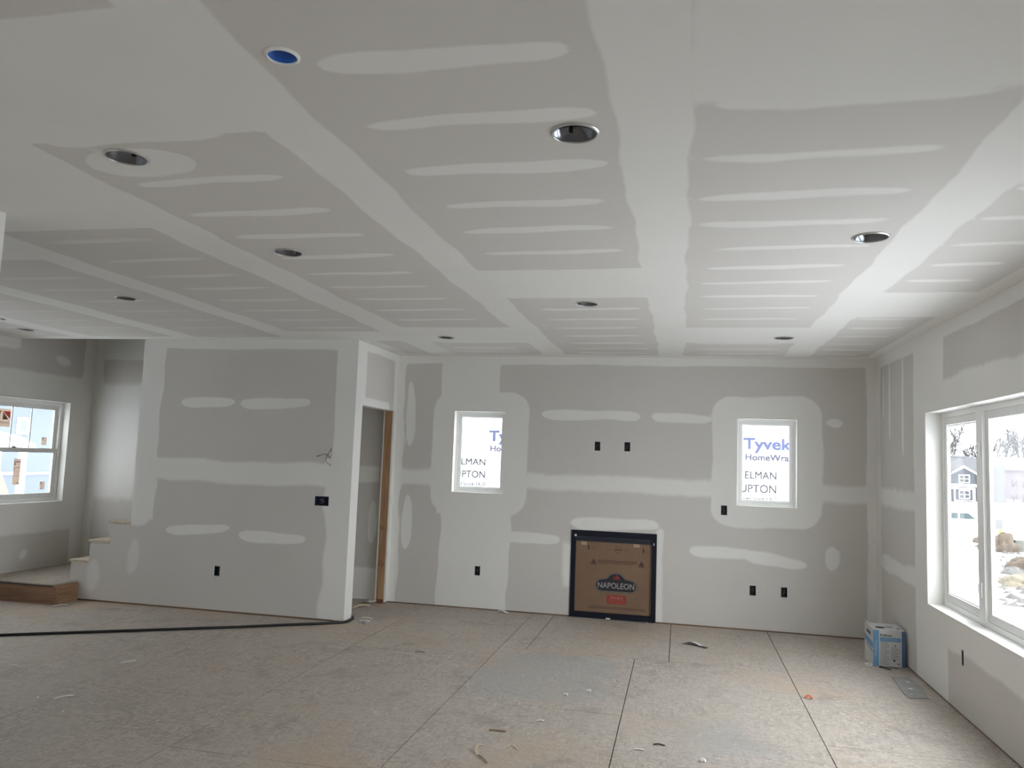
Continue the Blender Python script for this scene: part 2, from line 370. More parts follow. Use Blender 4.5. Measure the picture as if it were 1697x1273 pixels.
def surface(name, ax, val, nrm, u, v, holes, shapes, mat, thick=.12, step=.03, thin=(), circles=(), cutout=()):
    """A drywalled slab. Face lies on axis ax = val, room side towards nrm (+1/-1), body behind it.
    u=(u0,u1), v=(v0,v1): the two other axes in order. holes: rects cut through."""
    us = {u[0], u[1]}; vs_ = {v[0], v[1]}
    allh = list(holes) + [(c[0]-c[2]*1.25, c[1]-c[2]*1.25, c[0]+c[2]*1.25, c[1]+c[2]*1.25) for c in circles]
    for (a, b, c, d) in allh:
        for q in (a, c):
            if u[0] < q < u[1]: us.add(q)
        for q in (b, d):
            if v[0] < q < v[1]: vs_.add(q)
    cu = sorted(us); cv = sorted(vs_)
    def fine(c):
        out = [c[0]]
        for a, b in zip(c[:-1], c[1:]):
            n = max(1, int(math.ceil((b-a)/step))); out += [a+(b-a)*k/n for k in range(1, n+1)]
        return np.array(out)
    def kept(a, b):
        return not any(h[0]-1e-6 < a < h[2]+1e-6 and h[1]-1e-6 < b < h[3]+1e-6 for h in allh)
    def P(a, b, w):
        c = [0, 0, 0]; oth = [i for i in range(3) if i != ax]; c[oth[0]] = a; c[oth[1]] = b; c[ax] = w; return tuple(c)
    fu = fine(cu); fv = fine(cv)
    mu_ = (fu[:-1]+fu[1:])/2; mv_ = (fv[:-1]+fv[1:])/2
    K = np.ones((len(mu_), len(mv_)), bool)
    for h in allh:
        K &= ~(((mu_ > h[0]) & (mu_ < h[2]))[:, None] & ((mv_ > h[1]) & (mv_ < h[3]))[None, :])
    verts = []; faces = []
    nv = len(fv)
    UU, VV = np.meshgrid(fu, fv, indexing='ij')
    for a in fu:
        for b in fv: verts.append(P(a, b, val))
    ii, jj = np.nonzero(K)
    for i, j in zip(ii.tolist(), jj.tolist()):
        k = i*nv+j; faces.append((k, k+nv, k+nv+1, k+1))
    front = len(verts); back = val - nrm*thick
    backfaces = 0
    for a, a2 in zip(cu[:-1], cu[1:]):
        for b, b2 in zip(cv[:-1], cv[1:]):
            if not kept((a+a2)/2, (b+b2)/2): continue
            n = len(verts); verts += [P(a, b, back), P(a2, b, back), P(a2, b2, back), P(a, b2, back)]; faces.append((n, n+1, n+2, n+3))
            for (p, q, mid) in (((a, b), (a2, b), ((a+a2)/2, b-1e-3)), ((a2, b), (a2, b2), (a2+1e-3, (b+b2)/2)),
                                ((a2, b2), (a, b2), ((a+a2)/2, b2+1e-3)), ((a, b2), (a, b), (a-1e-3, (b+b2)/2))):
                inside = u[0] < mid[0] < u[1] and v[0] < mid[1] < v[1]
                if inside and kept(*mid): continue
                if inside and any(abs(mid[0]-c[0]) < c[2]*1.25+.01 and abs(mid[1]-c[1]) < c[2]*1.25+.01 for c in circles): continue
                n = len(verts); verts += [P(*p, val), P(*q, val), P(*q, back), P(*p, back)]; faces.append((n, n+1, n+2, n+3))
    circ0 = len(verts)
    for (x, y, r) in circles:
        for sidev in (val, back):
            n = len(verts); seg = 32; hs = r*1.25
            for k in range(seg):
                an = 2*math.pi*k/seg; c, s = math.cos(an), math.sin(an); m = max(abs(c), abs(s))
                verts.append(P(x+r*c, y+r*s, sidev)); verts.append(P(x+hs*c/m, y+hs*s/m, sidev))
            for k in range(seg):
                a = n+2*k; b = n+2*((k+1) % seg); faces.append((a, a+1, b+1, b))
        for k in range(seg):
            a = n-2*seg+2*k; b = n-2*seg+2*((k+1) % seg); faces.append((a, b, b+2*seg, a+2*seg))
    me = bpy.data.meshes.new(name); me.from_pydata(verts, [], faces); me.update()
    bm = bmesh.new(); bm.from_mesh(me); bmesh.ops.recalc_face_normals(bm, faces=bm.faces); bm.to_mesh(me); bm.free()
    me.materials.append(mat)
    V3 = np.array(verts); oth = [i for i in range(3) if i != ax]; A = V3[:, oth[0]]; B = V3[:, oth[1]]
    for att, shp in (('mud', shapes), ('thin_mud', thin)):
        val_ = np.full(len(verts), 12.)
        for s_ in shp:
            f, soft = s_ if isinstance(s_, tuple) else (s_, .008)
            val_ = np.minimum(val_, f(A, B)/soft)
        if att == 'mud':
            val_[front:circ0] = -12.
        at = me.attributes.new(att, 'FLOAT', 'POINT'); at.data.foreach_set('value', np.clip(val_, -12, 12).astype(np.float32))
    o = bpy.data.objects.new(name, me); COL.objects.link(o); o['kind'] = 'structure'; BASE[o.name] = Vector((0,0,0))
    return o

# ------------------------------------------------------------------ ceiling
CANS = [  # x, y, radius, label
 (-1.127, 1.952, .049, 'blue'), (-2.135, 2.590, .083, ''), (-.372, 2.583, .083, ''), (.872, 3.954, .085, ''), (-2.192, 4.002, .085, ''),
 (-.669, 5.503, .083, ''), (-2.179, 7.052, .083, ''), (.848, 7.028, .083, ''), (-4.170, 5.188, .083, ''), (-6.462, 6.634, .075, ''), (-6.20, 6.02, .075, '')]
sh = []; th = []
for a, b in ((-.232, .017), (-1.452, -1.216), (-2.70, -2.43), (-3.87, -3.64), (-5.10, -4.84), (-6.3, -6.05), (.985, 1.232)):
    sh.append((sd_rect(a, -4, b, 8.6, wob=.008), .010))
sh += [sd_rect(-8, 1.66, -1.33, 2.43), sd_rect(-8, 2.0, -2.55, 3.48), sd_rect(-8, 3, -3.75, 4.05), (sd_rect(0, -4, 1.2, 2.42), .03), (sd_rect(1.1, -4, 2.5, 3.25), .05),
       sd_rect(1.1, 5.22, 2.5, 6.06), sd_rect(-1.3, 4.50, -.1, 5.31), sd_rect(-2.6, 6.50, -1.3, 7.36), sd_rect(0, 6.51, 1.1, 7.33),
       sd_rect(-3.8, 6.72, -2.55, 7.3), sd_rect(-8, 7.06, XL+.02, 7.6), sd_rect(XL-.1, 7.0, XL+.16, 8.6), sd_rect(-8, 8.20, 3, 9), sd_rect(1.77, -4, 3, 9), sd_rect(XN-.2, -4, XN+.12, YN+.1), sd_rect(-8, -4, -6.95, 9)]
ys = [2.03, 2.437, 2.877, 3.305, 3.695, 4.115, 4.52, 4.90, 5.30, 5.71, 6.13, 6.53, 6.95, 7.38, 7.72, 8.05]
def strips(x0, x1, ylist, h, soft=.010, dst=None, sl=.0):
    for k, y in enumerate(ylist):
        j = random.uniform(-.03, .03); j2 = random.uniform(-.03, .03)
        (sh if dst is None else dst).append((sd_strip(x0+j, y+.008, x1+j2, y-.008+sl, h*random.uniform(.85, 1.15), wob=.008, ph=random.uniform(0, 6)), soft))
strips(-1.08, -.31, [-3, -2.6, -2.2, -1.8, -1.4, -1, -.6, -.2, .3, .75, 1.18, 1.6], .045)
strips(-1.07, -.29, ys[:3], .052); strips(-1.09, -.32, ys[3:6], .040); strips(-1.06, -.32, ys[9:], .036)
strips(-2.33, -1.60, ys[1:3], .045); strips(-2.35, -1.60, ys[3:11], .036); strips(-2.33, -1.60, ys[12:], .03)
strips(-3.5, -2.80, ys[4:12], .036, dst=th, soft=.015)
strips(-3.45, -2.80, ys[4:12], .02)
strips(-4.7, -4.0, ys[6:13], .03, dst=th, soft=.02); strips(-5.9, -5.25, ys[7:13], .03, dst=th, soft=.02); strips(-6.9, -6.45, ys[9:13], .03, dst=th, soft=.02)
strips(.08, .88, ys[1:5], .042, soft=.016); strips(.12, .88, ys[5:11], .034); strips(.12, .88, ys[12:], .028, soft=.015)
strips(1.29, 1.66, ys[3:8], .032, soft=.014); strips(1.27, 1.70, ys[10:], .028, soft=.014)
sh.append((sd_strip(-2.37, 2.70, -1.88, 2.63, .125, p=3), .010))
CH = [(XW-.3, YP, -5.552, 9.), (-5.552, YP+.115, XL-.115, D-.0)]
CH = [(XW-.3, YP, -5.552, D+.2), (-5.552, YP+.115, XL-.115, D+.2)]
cans = [(c[0], c[1], c[2]) for c in CANS]
surface('ceiling', 2, H, -1, (XW-.15, XR+.16), (YF-.16, D+.16), CH, sh, MAT_CEIL, thick=.10, step=.035, thin=th, circles=cans)

# ------------------------------------------------------------------ back wall
W1 = (-2.457, 1.240, -1.879, 2.127); W2 = (.561, 1.232, 1.143, 2.118)
BOX_B = [(-.869, 1.788), (-.555, 1.792), (-2.129, .406), (.438, 1.177), (.724, .394), (1.024, .397)]
BW, BH = .030, .049
FP = (-1.114, .022, -.233, .897)
holes = [W1, W2, FP] + [(x-BW, z-BH, x+BW, z+BH) for x, z in BOX_B]
sh = [sd_rect(XL-.2, 2.655, 2.2, 3), (sd_rect(-8, 2.655, -6.2, 3), .01), sd_rect(XL-.1, 0, -3.045, 3, wob=.012), (sd_rect(-2.62, 1.0, -1.955, 2.9), .01), (sd_rect(-2.575, -.2, -1.79, 1.6, wob=.012), .010),
      (sd_rect(-2.70, 1.00, -1.62, 2.345, r=.22), .012), (sd_rect(.31, 1.02, 1.385, 2.35, r=.20, wob=.008), .014),
      (sd_rect(-3.2, 1.31, 2.1, 1.475, wob=.006), .028), (sd_rect(1.80, -.2, 2.2, 3), .012),
      sd_strip(-1.48, 2.118, -.42, 2.112, .052, p=9), (sd_strip(-.31, 2.12, .31, 2.10, .045, p=9), .014), (sd_strip(1.42, 2.10, 1.58, 2.10, .042, p=2), .014),
      sd_strip(-1.84, .80, -1.24, .785, .052, p=9), (sd_strip(-1.13, .975, -.21, .985, .06, p=7), .012),
      (sd_strip(.10, .755, .72, .755, .052, p=7), .014), (sd_strip(.60, .755, 1.24, .665, .055, p=5), .014), (sd_strip(1.47, .64, 1.47, .87, .062, p=3), .014),
      sd_strip(-2.965, 1.72, -2.975, 2.46, .05, p=3), sd_strip(-2.965, .58, -2.955, 1.19, .055, p=3),
      (sd_rect(-.24, .0, -.165, .95), .015), (sd_rect(-1.2, .30, -1.10, .75), .03),
      (sd_rect(-7.2, 0, -6.98, 5), .015), (sd_rect(-4.4, 1.30, -3.3, 1.48), .02), (sd_rect(-8, .97, -5.2, 2.36), .05),  # broad stair-nook rect paints the window-lit patch along with real compound
      (sd_rect(-4.4, -.2, XL, .36), .02), sd_strip(-3.37, .62, -3.36, 1.10, .045, p=3)]
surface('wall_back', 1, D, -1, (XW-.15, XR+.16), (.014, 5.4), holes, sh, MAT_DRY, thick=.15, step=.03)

# ------------------------------------------------------------------ right wall
WR = (3.10, .622, 6.772, 2.100); PD = (-.9, .012, -.1, 2.05)
holes = [WR, PD, (6.012-.022, .392-.055, 6.012+.022, .392+.05)]
sh = [sd_rect(YF-.1, 2.63, 8.5, 3), (sd_rect(8.20, 0, 8.6, 3), .014), (sd_rect(3.0, .40, 7.09, 2.33, wob=.01), .02), (sd_rect(6.32, -.2, 7.09, 2.9, wob=.008), .014),
      (sd_rect(6.9, 1.31, 8.5, 1.47), .03), (sd_strip(8.22, .78, 7.0, .775, .07, p=9), .02),
      (sd_strip(7.86, 1.9, 7.86, 2.66, .026), .012), (sd_strip(7.42, 1.75, 7.42, 2.66, .030), .012), (sd_strip(8.08, 2.1, 8.08, 2.66, .018), .012),
      sd_rect(2.0, -.2, 3.1, 3), sd_rect(-1.6, -.2, 2.1, 3)]
surface('wall_right', 0, XR, -1, (YF-.16, D), (.014, H), holes, sh, MAT_DRY, thick=.15, step=.03)

# ------------------------------------------------------------------ left wall, front wall, near wall
W3 = (6.69, .940, 8.036, 2.090); W5 = (4.6, .75, 5.7, 2.10)
sh = [(sd_rect(7.0, 1.98, 8.5, 2.40), .02), (sd_rect(5, .60, 8.5, 2.38), .02), (sd_rect(8.2, 0, 8.6, 3), .014), (sd_strip(7.74, 2.60, 7.99, 2.56, .05, p=2), .02), (sd_rect(5, 2.62, YP, 3), .02),
      (sd_strip(7.5, .33, 7.58, .42, .04), .03), (sd_rect(-3.6, 0, 5.2, 3), .02)]
surface('wall_left', 0, XW, 1, (YF-.16, D), (.014, 5.4), [W3, W5], sh, MAT_DRY, thick=.15, step=.05)
W4 = (-1.0, .9, .0, 2.1)
surface('wall_front', 1, YF, 1, (XW-.15, XR+.16), (.014, H), [W4], [sd_rect(-8, 1.3, 2, 1.5), sd_rect(-8, 2.6, 2, 3)], MAT_DRY, thick=.15, step=.15)
surface('wall_kitchen', 0, XN, 1, (YF, YN), (.014, H), [], [sd_rect(YF, 1.3, 3.3, 1.5), sd_rect(YF, 2.6, 3.3, 3), sd_rect(3.0, -1, 3.3, 3), sd_rect(1.8, -1, 2.4, 3)], MAT_DRY, thick=.115, step=.06)

# ------------------------------------------------------------------ partition beside the stairs (stepped at its left end)
ST = [(-6.215, -6.005, .385), (-6.005, -5.775, .598), (-5.775, -5.545, .808)]
steph = [(a-.001, h, b, H+.1) for a, b, h in ST]
BOX_P = [(-3.436, 1.142, .074, .046), (-4.520, .398, .031, .049)]
holes = steph + [(x-a, z-b, x+a, z+b) for x, z, a, b in BOX_P]
sh = [sd_rect(-6.3, 2.64, -3, 3), (sd_rect(-5.60, .85, -5.292, 2.9, wob=.012), .010), (sd_rect(-5.6, .80, -5.33, 1.2, r=.1), .02), sd_rect(-3.35, -.2, -3, 3),
      (sd_rect(-5.5, 1.275, -3.2, 1.50, wob=.01), .022), sd_rect(-3.42, 1.30, -3.2, 1.56), (sd_rect(-3.39, 0, -3.2, 1.4, wob=.02), .02),
      sd_strip(-5.06, 2.085, -4.45, 2.095, .048, p=7), sd_strip(-4.39, 2.085, -3.61, 2.10, .052, p=7),
      sd_strip(-5.13, .775, -4.41, .822, .045, p=7), sd_strip(-4.31, .77, -3.58, .752, .052, p=7), (sd_rect(-6.2, .2, -5.6, .85), .2)]
th = [(sd_strip(-5.51, .30, -5.47, .66, .06, p=2), .03), (sd_strip(-5.96, .10, -5.94, .42, .07, p=2), .03)]
surface('wall_partition', 1, YP, -1, (-6.215, XL-.0006), (.018, H), holes, sh[:-1], MAT_DRY, thick=.115, step=.025, thin=th)

# side wall with the door opening to the closet
DO = (7.412, -.1, 8.338, 2.105)
sh = [(sd_rect(7.1, -1, 7.47, 3), .010), (sd_rect(7.1, 2.66, 8.6, 3), .01), (sd_rect(8.27, -1, 8.6, 3), .012), (sd_rect(7.3, 2.0, 8.15, 2.19, r=.03), .012)]
surface('wall_closet_side', 0, XL, 1, (YP+.0008, D), (.014, H), [DO], sh, MAT_DRY, thick=.115, step=.03)
# drywall lips on either side of the jamb stud, closet interior, stair well shell
m = MB(); m.box(XL-.0128, 8.299, .014, XL, 8.338, 2.105); m.box(XL-.115, 8.299, .014, XL-.102, 8.338, 2.105)
struct('trim_1', m, MAT_WHITE)
m = MB(); m.box(-4.5, YP+.116, .0, -4.4, D-.001, 1.70); struct('wall_closet_end', m, simple('closet_paper', PAPER, .85))
m = MB(); m.box(-6.0, YP+.001, H+.11, XR+.15, YP+.1, 5.4); m.box(XL-.1, YP+.12, H+.11, XL, D-.001, 5.4); m.box(XW-.001, YP-.1, H+.101, -6.0, YP+.0, 5.4)
struct('wall_stairwell', m, simple('stairwell_paper', PAPER, .85))
m = MB(); m.box(XW-.15, YP-.2, 5.4, XL, D+.15, 5.5); struct('ceiling_stairwell', m, simple('stairwell_ceiling', MUD, .85))

# bottom plates seen under the drywall
def plate(n, *b):
    m = MB(); m.box(*b); return struct('trim_%d' % n, m, MAT_PLATE)
plate(2, XL-.01, D+.010, -.002, -1.12, D+.1, .030); plate(3, -.228, D+.010, -.002, XR, D+.1, .030)
plate(4, XR+.010, YF, -.002, XR+.1, -.91, .030); plate(8, XR+.010, -.09, -.002, XR+.1, D, .030)
plate(5, -6.11, YP+.010, -.002, XL-.012, YP+.1, .034); plate(6, XL-.1, YP+.012, -.002, XL-.012, 7.41, .030)
plate(7, XL-.1, 8.34, -.002, XL-.012, D, .030)

# ------------------------------------------------------------------ floor: OSB sheets with gaps
cols = [(-7.25, -6.27), (-6.27, -5.07), (-5.07, -3.87), (-3.87, -2.69), (-2.69, -1.50), (-1.50, -.35), (-.35, .862), (.862, 2.04)]
cuts = [[1.0, 3.4, 5.84, 8.28], [-.2, 2.2, 4.6, 7.0], [1.1, 3.6, 6.0], [-.1, 2.35, 4.788, 7.2], [-.9, 1.52, 3.962, 6.42], [.4, 2.86, 5.30, 6.83], [-.8, 1.8, 4.25, 6.83], [.3, 2.70, 5.13, 7.6]]
V = []; Fc = []
g = .0032
def sheet(x0, x1, y0, y1):
    x0 += g; x1 -= g; y0 += g*.6; y1 -= g*.6
    nx = max(1, int((x1-x0)/.07)); ny = max(1, int((y1-y0)/.07)); n = len(V)
    for i in range(nx+1):
        for j in range(ny+1): V.append((x0+(x1-x0)*i/nx, y0+(y1-y0)*j/ny, 0))
    for i in range(nx):
        for j in range(ny):
            k = n+i*(ny+1)+j; Fc.append((k, k+ny+1, k+ny+2, k+1))
    n = len(V); V.extend([(x0,y0,0),(x1,y0,0),(x1,y1,0),(x0,y1,0),(x0,y0,-.018),(x1,y0,-.018),(x1,y1,-.018),(x0,y1,-.018)])
    for a, b in ((0,1),(1,2),(2,3),(3,0)): Fc.append((n+a, n+b, n+b+4, n+a+4))
for (a, b), cs in zip(cols, cuts):
    e = [YF-.15] + cs + [D+.15]
    for y0, y1 in zip(e[:-1], e[1:]):
        if y1-y0 > .05:
            if a == -.35 and y0 == 6.83:
                sheet(-.072, b, y0, y1)
            elif a == -1.5 and y0 == 6.83:
                sheet(a, -1.275, y0, y1); sheet(-1.275, -.072, y0, y1)
            else: sheet(a, b, y0, y1)
n = len(V); V += [(-7.25, YF-.15, -.02), (2.04, YF-.15, -.02), (2.04, D+.15, -.02), (-7.25, D+.15, -.02), (-7.25, YF-.15, -.25), (2.04, YF-.15, -.25), (2.04, D+.15, -.25), (-7.25, D+.15, -.25)]
Fc += [(n, n+1, n+2, n+3), (n+4, n+5, n+6, n+7)] + [(n+a, n+b, n+b+4, n+a+4) for a, b in ((0,1),(1,2),(2,3),(3,0))]
me = bpy.data.meshes.new('floor'); me.from_pydata(V, [], Fc); me.update(); me.materials.append(MAT_OSB)
me.materials.append(simple('dark_gap', (.05, .035, .025), .9))
for p in me.polygons[-6:]: p.material_index = 1
A = np.array(V)
d1 = sd_rect(-1.42, 5.42, -.50, 6.70, r=.25, wob=.05)(A[:, 0], A[:, 1])/.10
d2 = sd_rect(-.15, 4.55, .62, 5.55, r=.3, wob=.06)(A[:, 0], A[:, 1])/.2+1.1
at = me.attributes.new('stain', 'FLOAT', 'POINT'); at.data.foreach_set('value', np.clip(np.minimum(d1, d2), -3, 6).astype(np.float32))
fo = bpy.data.objects.new('floor', me); COL.objects.link(fo); fo['kind'] = 'structure'

# ------------------------------------------------------------------ recessed cans
CL = {0: ('recessed ceiling light fitting with a blue plastic insert, at the top left', 'recessed light'),
      1: 'open recessed can at left in a trowelled compound patch',
      2: 'open chrome recessed can in the middle ceiling panel, nearest the camera',
      3: 'open recessed can at right over the side with the wide window',
      4: 'open recessed can among the compound strips, second back on the left row',
      5: 'small open recessed can in the middle, between the far compound strips',
      6: 'far open recessed can above the small left back window',
      7: 'far open recessed can above the small right back window',
      8: 'faint open recessed can left of the rows, above the stair partition',
      9: 'tiny dark recessed can close to the stair opening, far left',
      10: 'tiny dark recessed can cut by the left edge of the photo'}
for i, (x, y, r, k) in enumerate(CANS):
    lab = CL[i][0] if i == 0 else CL[i]
    t = thing('recessed_can', lab, 'recessed light', (x, y, H), group='recessed ceiling cans')
    seg = 40
    m = MB(); m.lathe([(r-.004, .15), (r-.004, -.001), (r-.0085, -.001), (r-.0085, .146)], (x, y, H), seg, True)
    part('can_wall', m, MAT_BLUE if i == 0 else MAT_CHROME, t, smooth=True)
    m = MB(); m.tube([(x, y, H+.10 if i == 0 else H+.140), (x, y, H+.149)], r-.009, seg)
    part('can_top', m, MAT_BLUE if i == 0 else MAT_CANBLK, t)
    m = MB(); m.lathe([(r-.0075, .001), (r-.0075, -.007), (r-.0045, -.007), (r-.003, -.0035), (r+.001, -.003), (r+.001, .0005)], (x, y, H), seg, True)
    part('rim', m, MAT_VINYL if i == 0 else MAT_RIMM, t, smooth=True)
    if i in (1, 2, 3, 4):
        for an in (1.9, 4.9):
            cx, cy = x+(r-.012)*math.cos(an), y+(r-.012)*math.sin(an); m = MB(); m.box(cx-.006, cy-.004, H+.03, cx+.006, cy+.004, H+.075)
            part('spring_clip', m, MAT_CANBLK, t)
        m = MB(); m.tube([(x-.02, y+.01, H+.139), (x-.02, y+.01, H+.105)], .022, 16); part('socket', m, MAT_CANBLK, t)

# ------------------------------------------------------------------ windows
def frame_mb(ax, u0, v0, u1, v1, w0, w1, width, mb=None):
    """rectangular frame lying across axis ax between w0 and w1 (depth)"""
    mb = mb or MB()
    def bx(a, b, c, d):
        lo = [0]*3; hi = [0]*3; o = [i for i in range(3) if i != ax]
        lo[o[0]], lo[o[1]], hi[o[0]], hi[o[1]], lo[ax], hi[ax] = a, b, c, d, w0, w1
        mb.box(*lo, *hi)
    bx(u0, v0, u1, v0+width); bx(u0, v1-width, u1, v1); bx(u0, v0+width, u0+width, v1-width); bx(u1-width, v0+width, u1, v1-width)
    return mb
def win(nm, loc, label):
    t = thing(nm, None, None, loc, kind='structure'); return t
def pane(mb_args, parent):
    m = MB(); m.box(*mb_args); return part('glass_pane', m, MAT_GLASS, parent)
G = .0008
for k, W in ((1, W1), (2, W2)):
    x0, z0, x1, z1 = W
    t = win('window_%d' % k, ((x0+x1)/2, D+.12, z0), '')
    part('window_frame', frame_mb(1, x0+G, z0+G, x1-G, z1-G, D+.100, D+.149, .022), MAT_VINYL, t)
    part('sash', frame_mb(1, x0+.024, z0+.024, x1-.024, z1-.024, D+.108, D+.140, .030), MAT_VINYLG, t)
    part('glazing_bead', frame_mb(1, x0+.055, z0+.055, x1-.055, z1-.055, D+.113, D+.119, .008), MAT_VINYL, t)
    pane((x0+.056, D+.122, z0+.056, x1-.056, D+.128, z1-.056), t)
# big gliding window, right wall
y0, z0, y1, z1 = WR
t = win('window_3', (XR+.13, (y0+y1)/2, z0), '')
part('window_frame', frame_mb(0, y0+G, z0+G, y1-G, z1-G, XR+.118, XR+.149, .040), MAT_VINYL, t)
fr = part('sash', frame_mb(0, 5.985, z0+.042, y1-.042, z1-.042, XR+.122, XR+.146, .055), MAT_VINYLG, t)
part('glazing_bead', frame_mb(0, 6.042, z0+.100, y1-.100, z1-.100, XR+.126, XR+.130, .010), MAT_VINYL, fr)
part('sash', frame_mb(0, 4.04, z0+.042, 5.870, z1-.042, XR+.122, XR+.146, .055), MAT_VINYLG, t)
part('sash', frame_mb(0, y0+.042, z0+.042, 3.94, z1-.042, XR+.122, XR+.146, .055), MAT_VINYLG, t)
m = MB(); m.box(XR+.100, 5.872, z0+.042, XR+.140, 5.983, z1-.042); part('mullion', m, MAT_VINYL, t)
m = MB(); m.box(XR+.108, 3.942, z0+.042, XR+.140, 4.038, z1-.042); part('mullion', m, MAT_VINYL, t)
pane((XR+.132, 6.041, z0+.098, XR+.137, y1-.098, z1-.098), t); pane((XR+.132, 4.096, z0+.098, XR+.137, 5.814, z1-.098), t); pane((XR+.132, y0+.098, z0+.098, XR+.137, 3.884, z1-.098), t)
for zz in (1.80, .865):
    m = MB(); m.box(XR+.088, 5.905, zz-.055, XR+.0995, 5.945, zz+.045); l = part('latch', m, MAT_VINYL, t)
    m = MB(); m.tube([(XR+.083, 5.925, zz-.03), (XR+.076, 5.918, zz), (XR+.082, 5.93, zz+.03)], .006, 8); part('latch_lever', m, MAT_VINYLG, l, smooth=True)
# double-hung, left wall
y0, z0, y1, z1 = W3
t = win('window_4', (XW-.13, (y0+y1)/2, z0), '')
part('window_frame', frame_mb(0, y0+G, z0+G, y1-G, z1-G, XW-.149, XW-.088, .045), MAT_VINYLG, t)
ms = MB(); frame_mb(0, y0+.047, 1.500, y1-.047, z1-.047, XW-.146, XW-.122, .048, ms); su = part('upper_sash', ms, MAT_VINYLG, t)
ms = MB(); frame_mb(0, y0+.047, z0+.047, y1-.047, 1.545, XW-.118, XW-.094, .048, ms); sl_ = part('lower_sash', ms, MAT_VINYLG, t)
gy = [7.616-.266*k for k in range(-0, 4)]
m = MB()
for q in gy:
    if q > y0+.1: m.box(XW-.137, q-.007, 1.548, XW-.130, q+.007, z1-.095)
part('grille', m, MAT_VINYLG, su)
pane((XW-.134+.0035, y0+.095, 1.548, XW-.134+.0055, y1-.095, z1-.095), su); pane((XW-.109, y0+.095, z0+.095, XW-.105, y1-.095, 1.497), sl_)
m = MB(); m.box(XW-.093, 7.36, 1.545, XW-.118, 7.41, 1.557); m.box(XW-.115, 7.37, 1.557, XW-.100, 7.395, 1.566); part('sash_lock', m, simple('lock_dark', (.16, .15, .16), .5), sl_)
MAT_STK = paper_material('sticker_paper', (.60, .52, .46))
MAT_STKD = simple('sticker_ink', (.12, .11, .12), .7)
MAT_STKO = paper_material('sticker_orange', (.75, .26, .18))
MAT_STKK = paper_material('sticker_charcoal', (.33, .31, .28))
sx = XW-.1300
def sticker(y0_, z0_, y1_, z1_, xx, par):
    m = MB(); m.box(xx, y0_, z0_, xx+.0008, y1_, z1_); return part('sticker', m, MAT_STK, par)
def bars(par, xx, lst, mat=MAT_STKD):
    m = MB()
    for a, b, c, d in lst: m.box(xx, a, b, xx+.0006, c, d)
    return part('sticker_print', m, mat, par)
XU = XW-.1270; XLo = XW-.1045
s_ = sticker(7.075, 1.770, 7.325, 1.965, XU, su)
m = MB(); X = XU+.0009
m.poly([(X, 7.222, 1.94), (X, 7.318, 1.94), (X, 7.318, 1.86)], (.0006, 0, 0)); m.poly([(X, 7.21, 1.94), (X, 7.09, 1.94), (X, 7.09, 1.85)], (.0006, 0, 0)); part('sticker_emblem', m, MAT_STKO, s_)
m = MB(); m.poly([(X, 7.222, 1.935), (X, 7.300, 1.848), (X, 7.222, 1.848)], (.0006, 0, 0)); m.poly([(X, 7.19, 1.935), (X, 7.19, 1.90), (X, 7.11, 1.848)], (.0006, 0, 0)); part('sticker_emblem', m, MAT_STKK, s_)
vs, fs = text_mesh('ANDERSEN', .036, (X, 7.312, 1.803), (0, -1, 0), (0, 0, 1), .0004, sx=1.02); link('lettering', vs, fs, MAT_STKD, s_)
bars(s_, X, [(7.09, 1.788, 7.315, 1.791)])
for (a, b, c, d, xx, par) in ((7.785, 1.585, 7.86, 1.675, XU, su), (7.795, 1.075, 7.865, 1.165, XLo, sl_)):
    s_ = sticker(a, b, c, d, xx, par); w_ = c-a; h_ = d-b
    bars(s_, xx+.0009, [(a+.1*w_, b+.78*h_, a+.4*w_, b+.92*h_), (a+.1*w_, b+.6*h_, a+.35*w_, b+.68*h_), (a+.65*w_, b+.55*h_, a+.9*w_, b+.6*h_), (a+.1*w_, b+.08*h_, a+.5*w_, b+.14*h_), (a+.5*w_, b+.35*h_, a+.85*w_, b+.38*h_)])
s_ = sticker(7.405, 1.135, 7.50, 1.425, XLo, sl_)
bars(s_, XLo+.0009, [(7.41, 1.385, 7.495, 1.396), (7.41, 1.355, 7.43, 1.375), (7.41, 1.325, 7.45, 1.329), (7.455, 1.32, 7.49, 1.328), (7.41, 1.305, 7.43, 1.315), (7.41, 1.285, 7.49, 1.288), (7.41, 1.265, 7.49, 1.267), (7.41, 1.235, 7.495, 1.237), (7.45, 1.15, 7.495, 1.157)])
# unseen windows and patio door, added and sized to light the room
def added_window(n, ax, W, w0, w1, mid):
    a, b, c, d = W
    loc = [0, 0, b]; loc[ax] = (w0+w1)/2; loc[1-ax] = (a+c)/2
    t = win('window_%d' % n, tuple(loc), '')
    part('window_frame', frame_mb(ax, a+G, b+G, c-G, d-G, w0, w1, .05), MAT_VINYL, t)
    m = MB()
    for q in mid:
        if ax == 0: m.box(w0+.004, q-.04, b+.052, w1-.004, q+.04, d-.052)
        else: m.box(q-.04, w0+.004, b+.052, q+.04, w1-.004, d-.052)
    part('mullion', m, MAT_VINYL, t)
    for p0, p1 in zip([a+.051]+[q+.041 for q in mid], [q-.041 for q in mid]+[c-.051]):
        if ax == 0: pane(((w0+w1)/2-.002, p0, b+.051, (w0+w1)/2+.002, p1, d-.051), t)
        else: pane((p0, (w0+w1)/2-.002, b+.051, p1, (w0+w1)/2+.002, d-.051), t)
added_window(5, 1, W4, YF-.149, YF-.10, []); added_window(6, 0, W5, XW-.149, XW-.10, [5.15])
added_window(7, 0, PD, XR+.10, XR+.149, [])

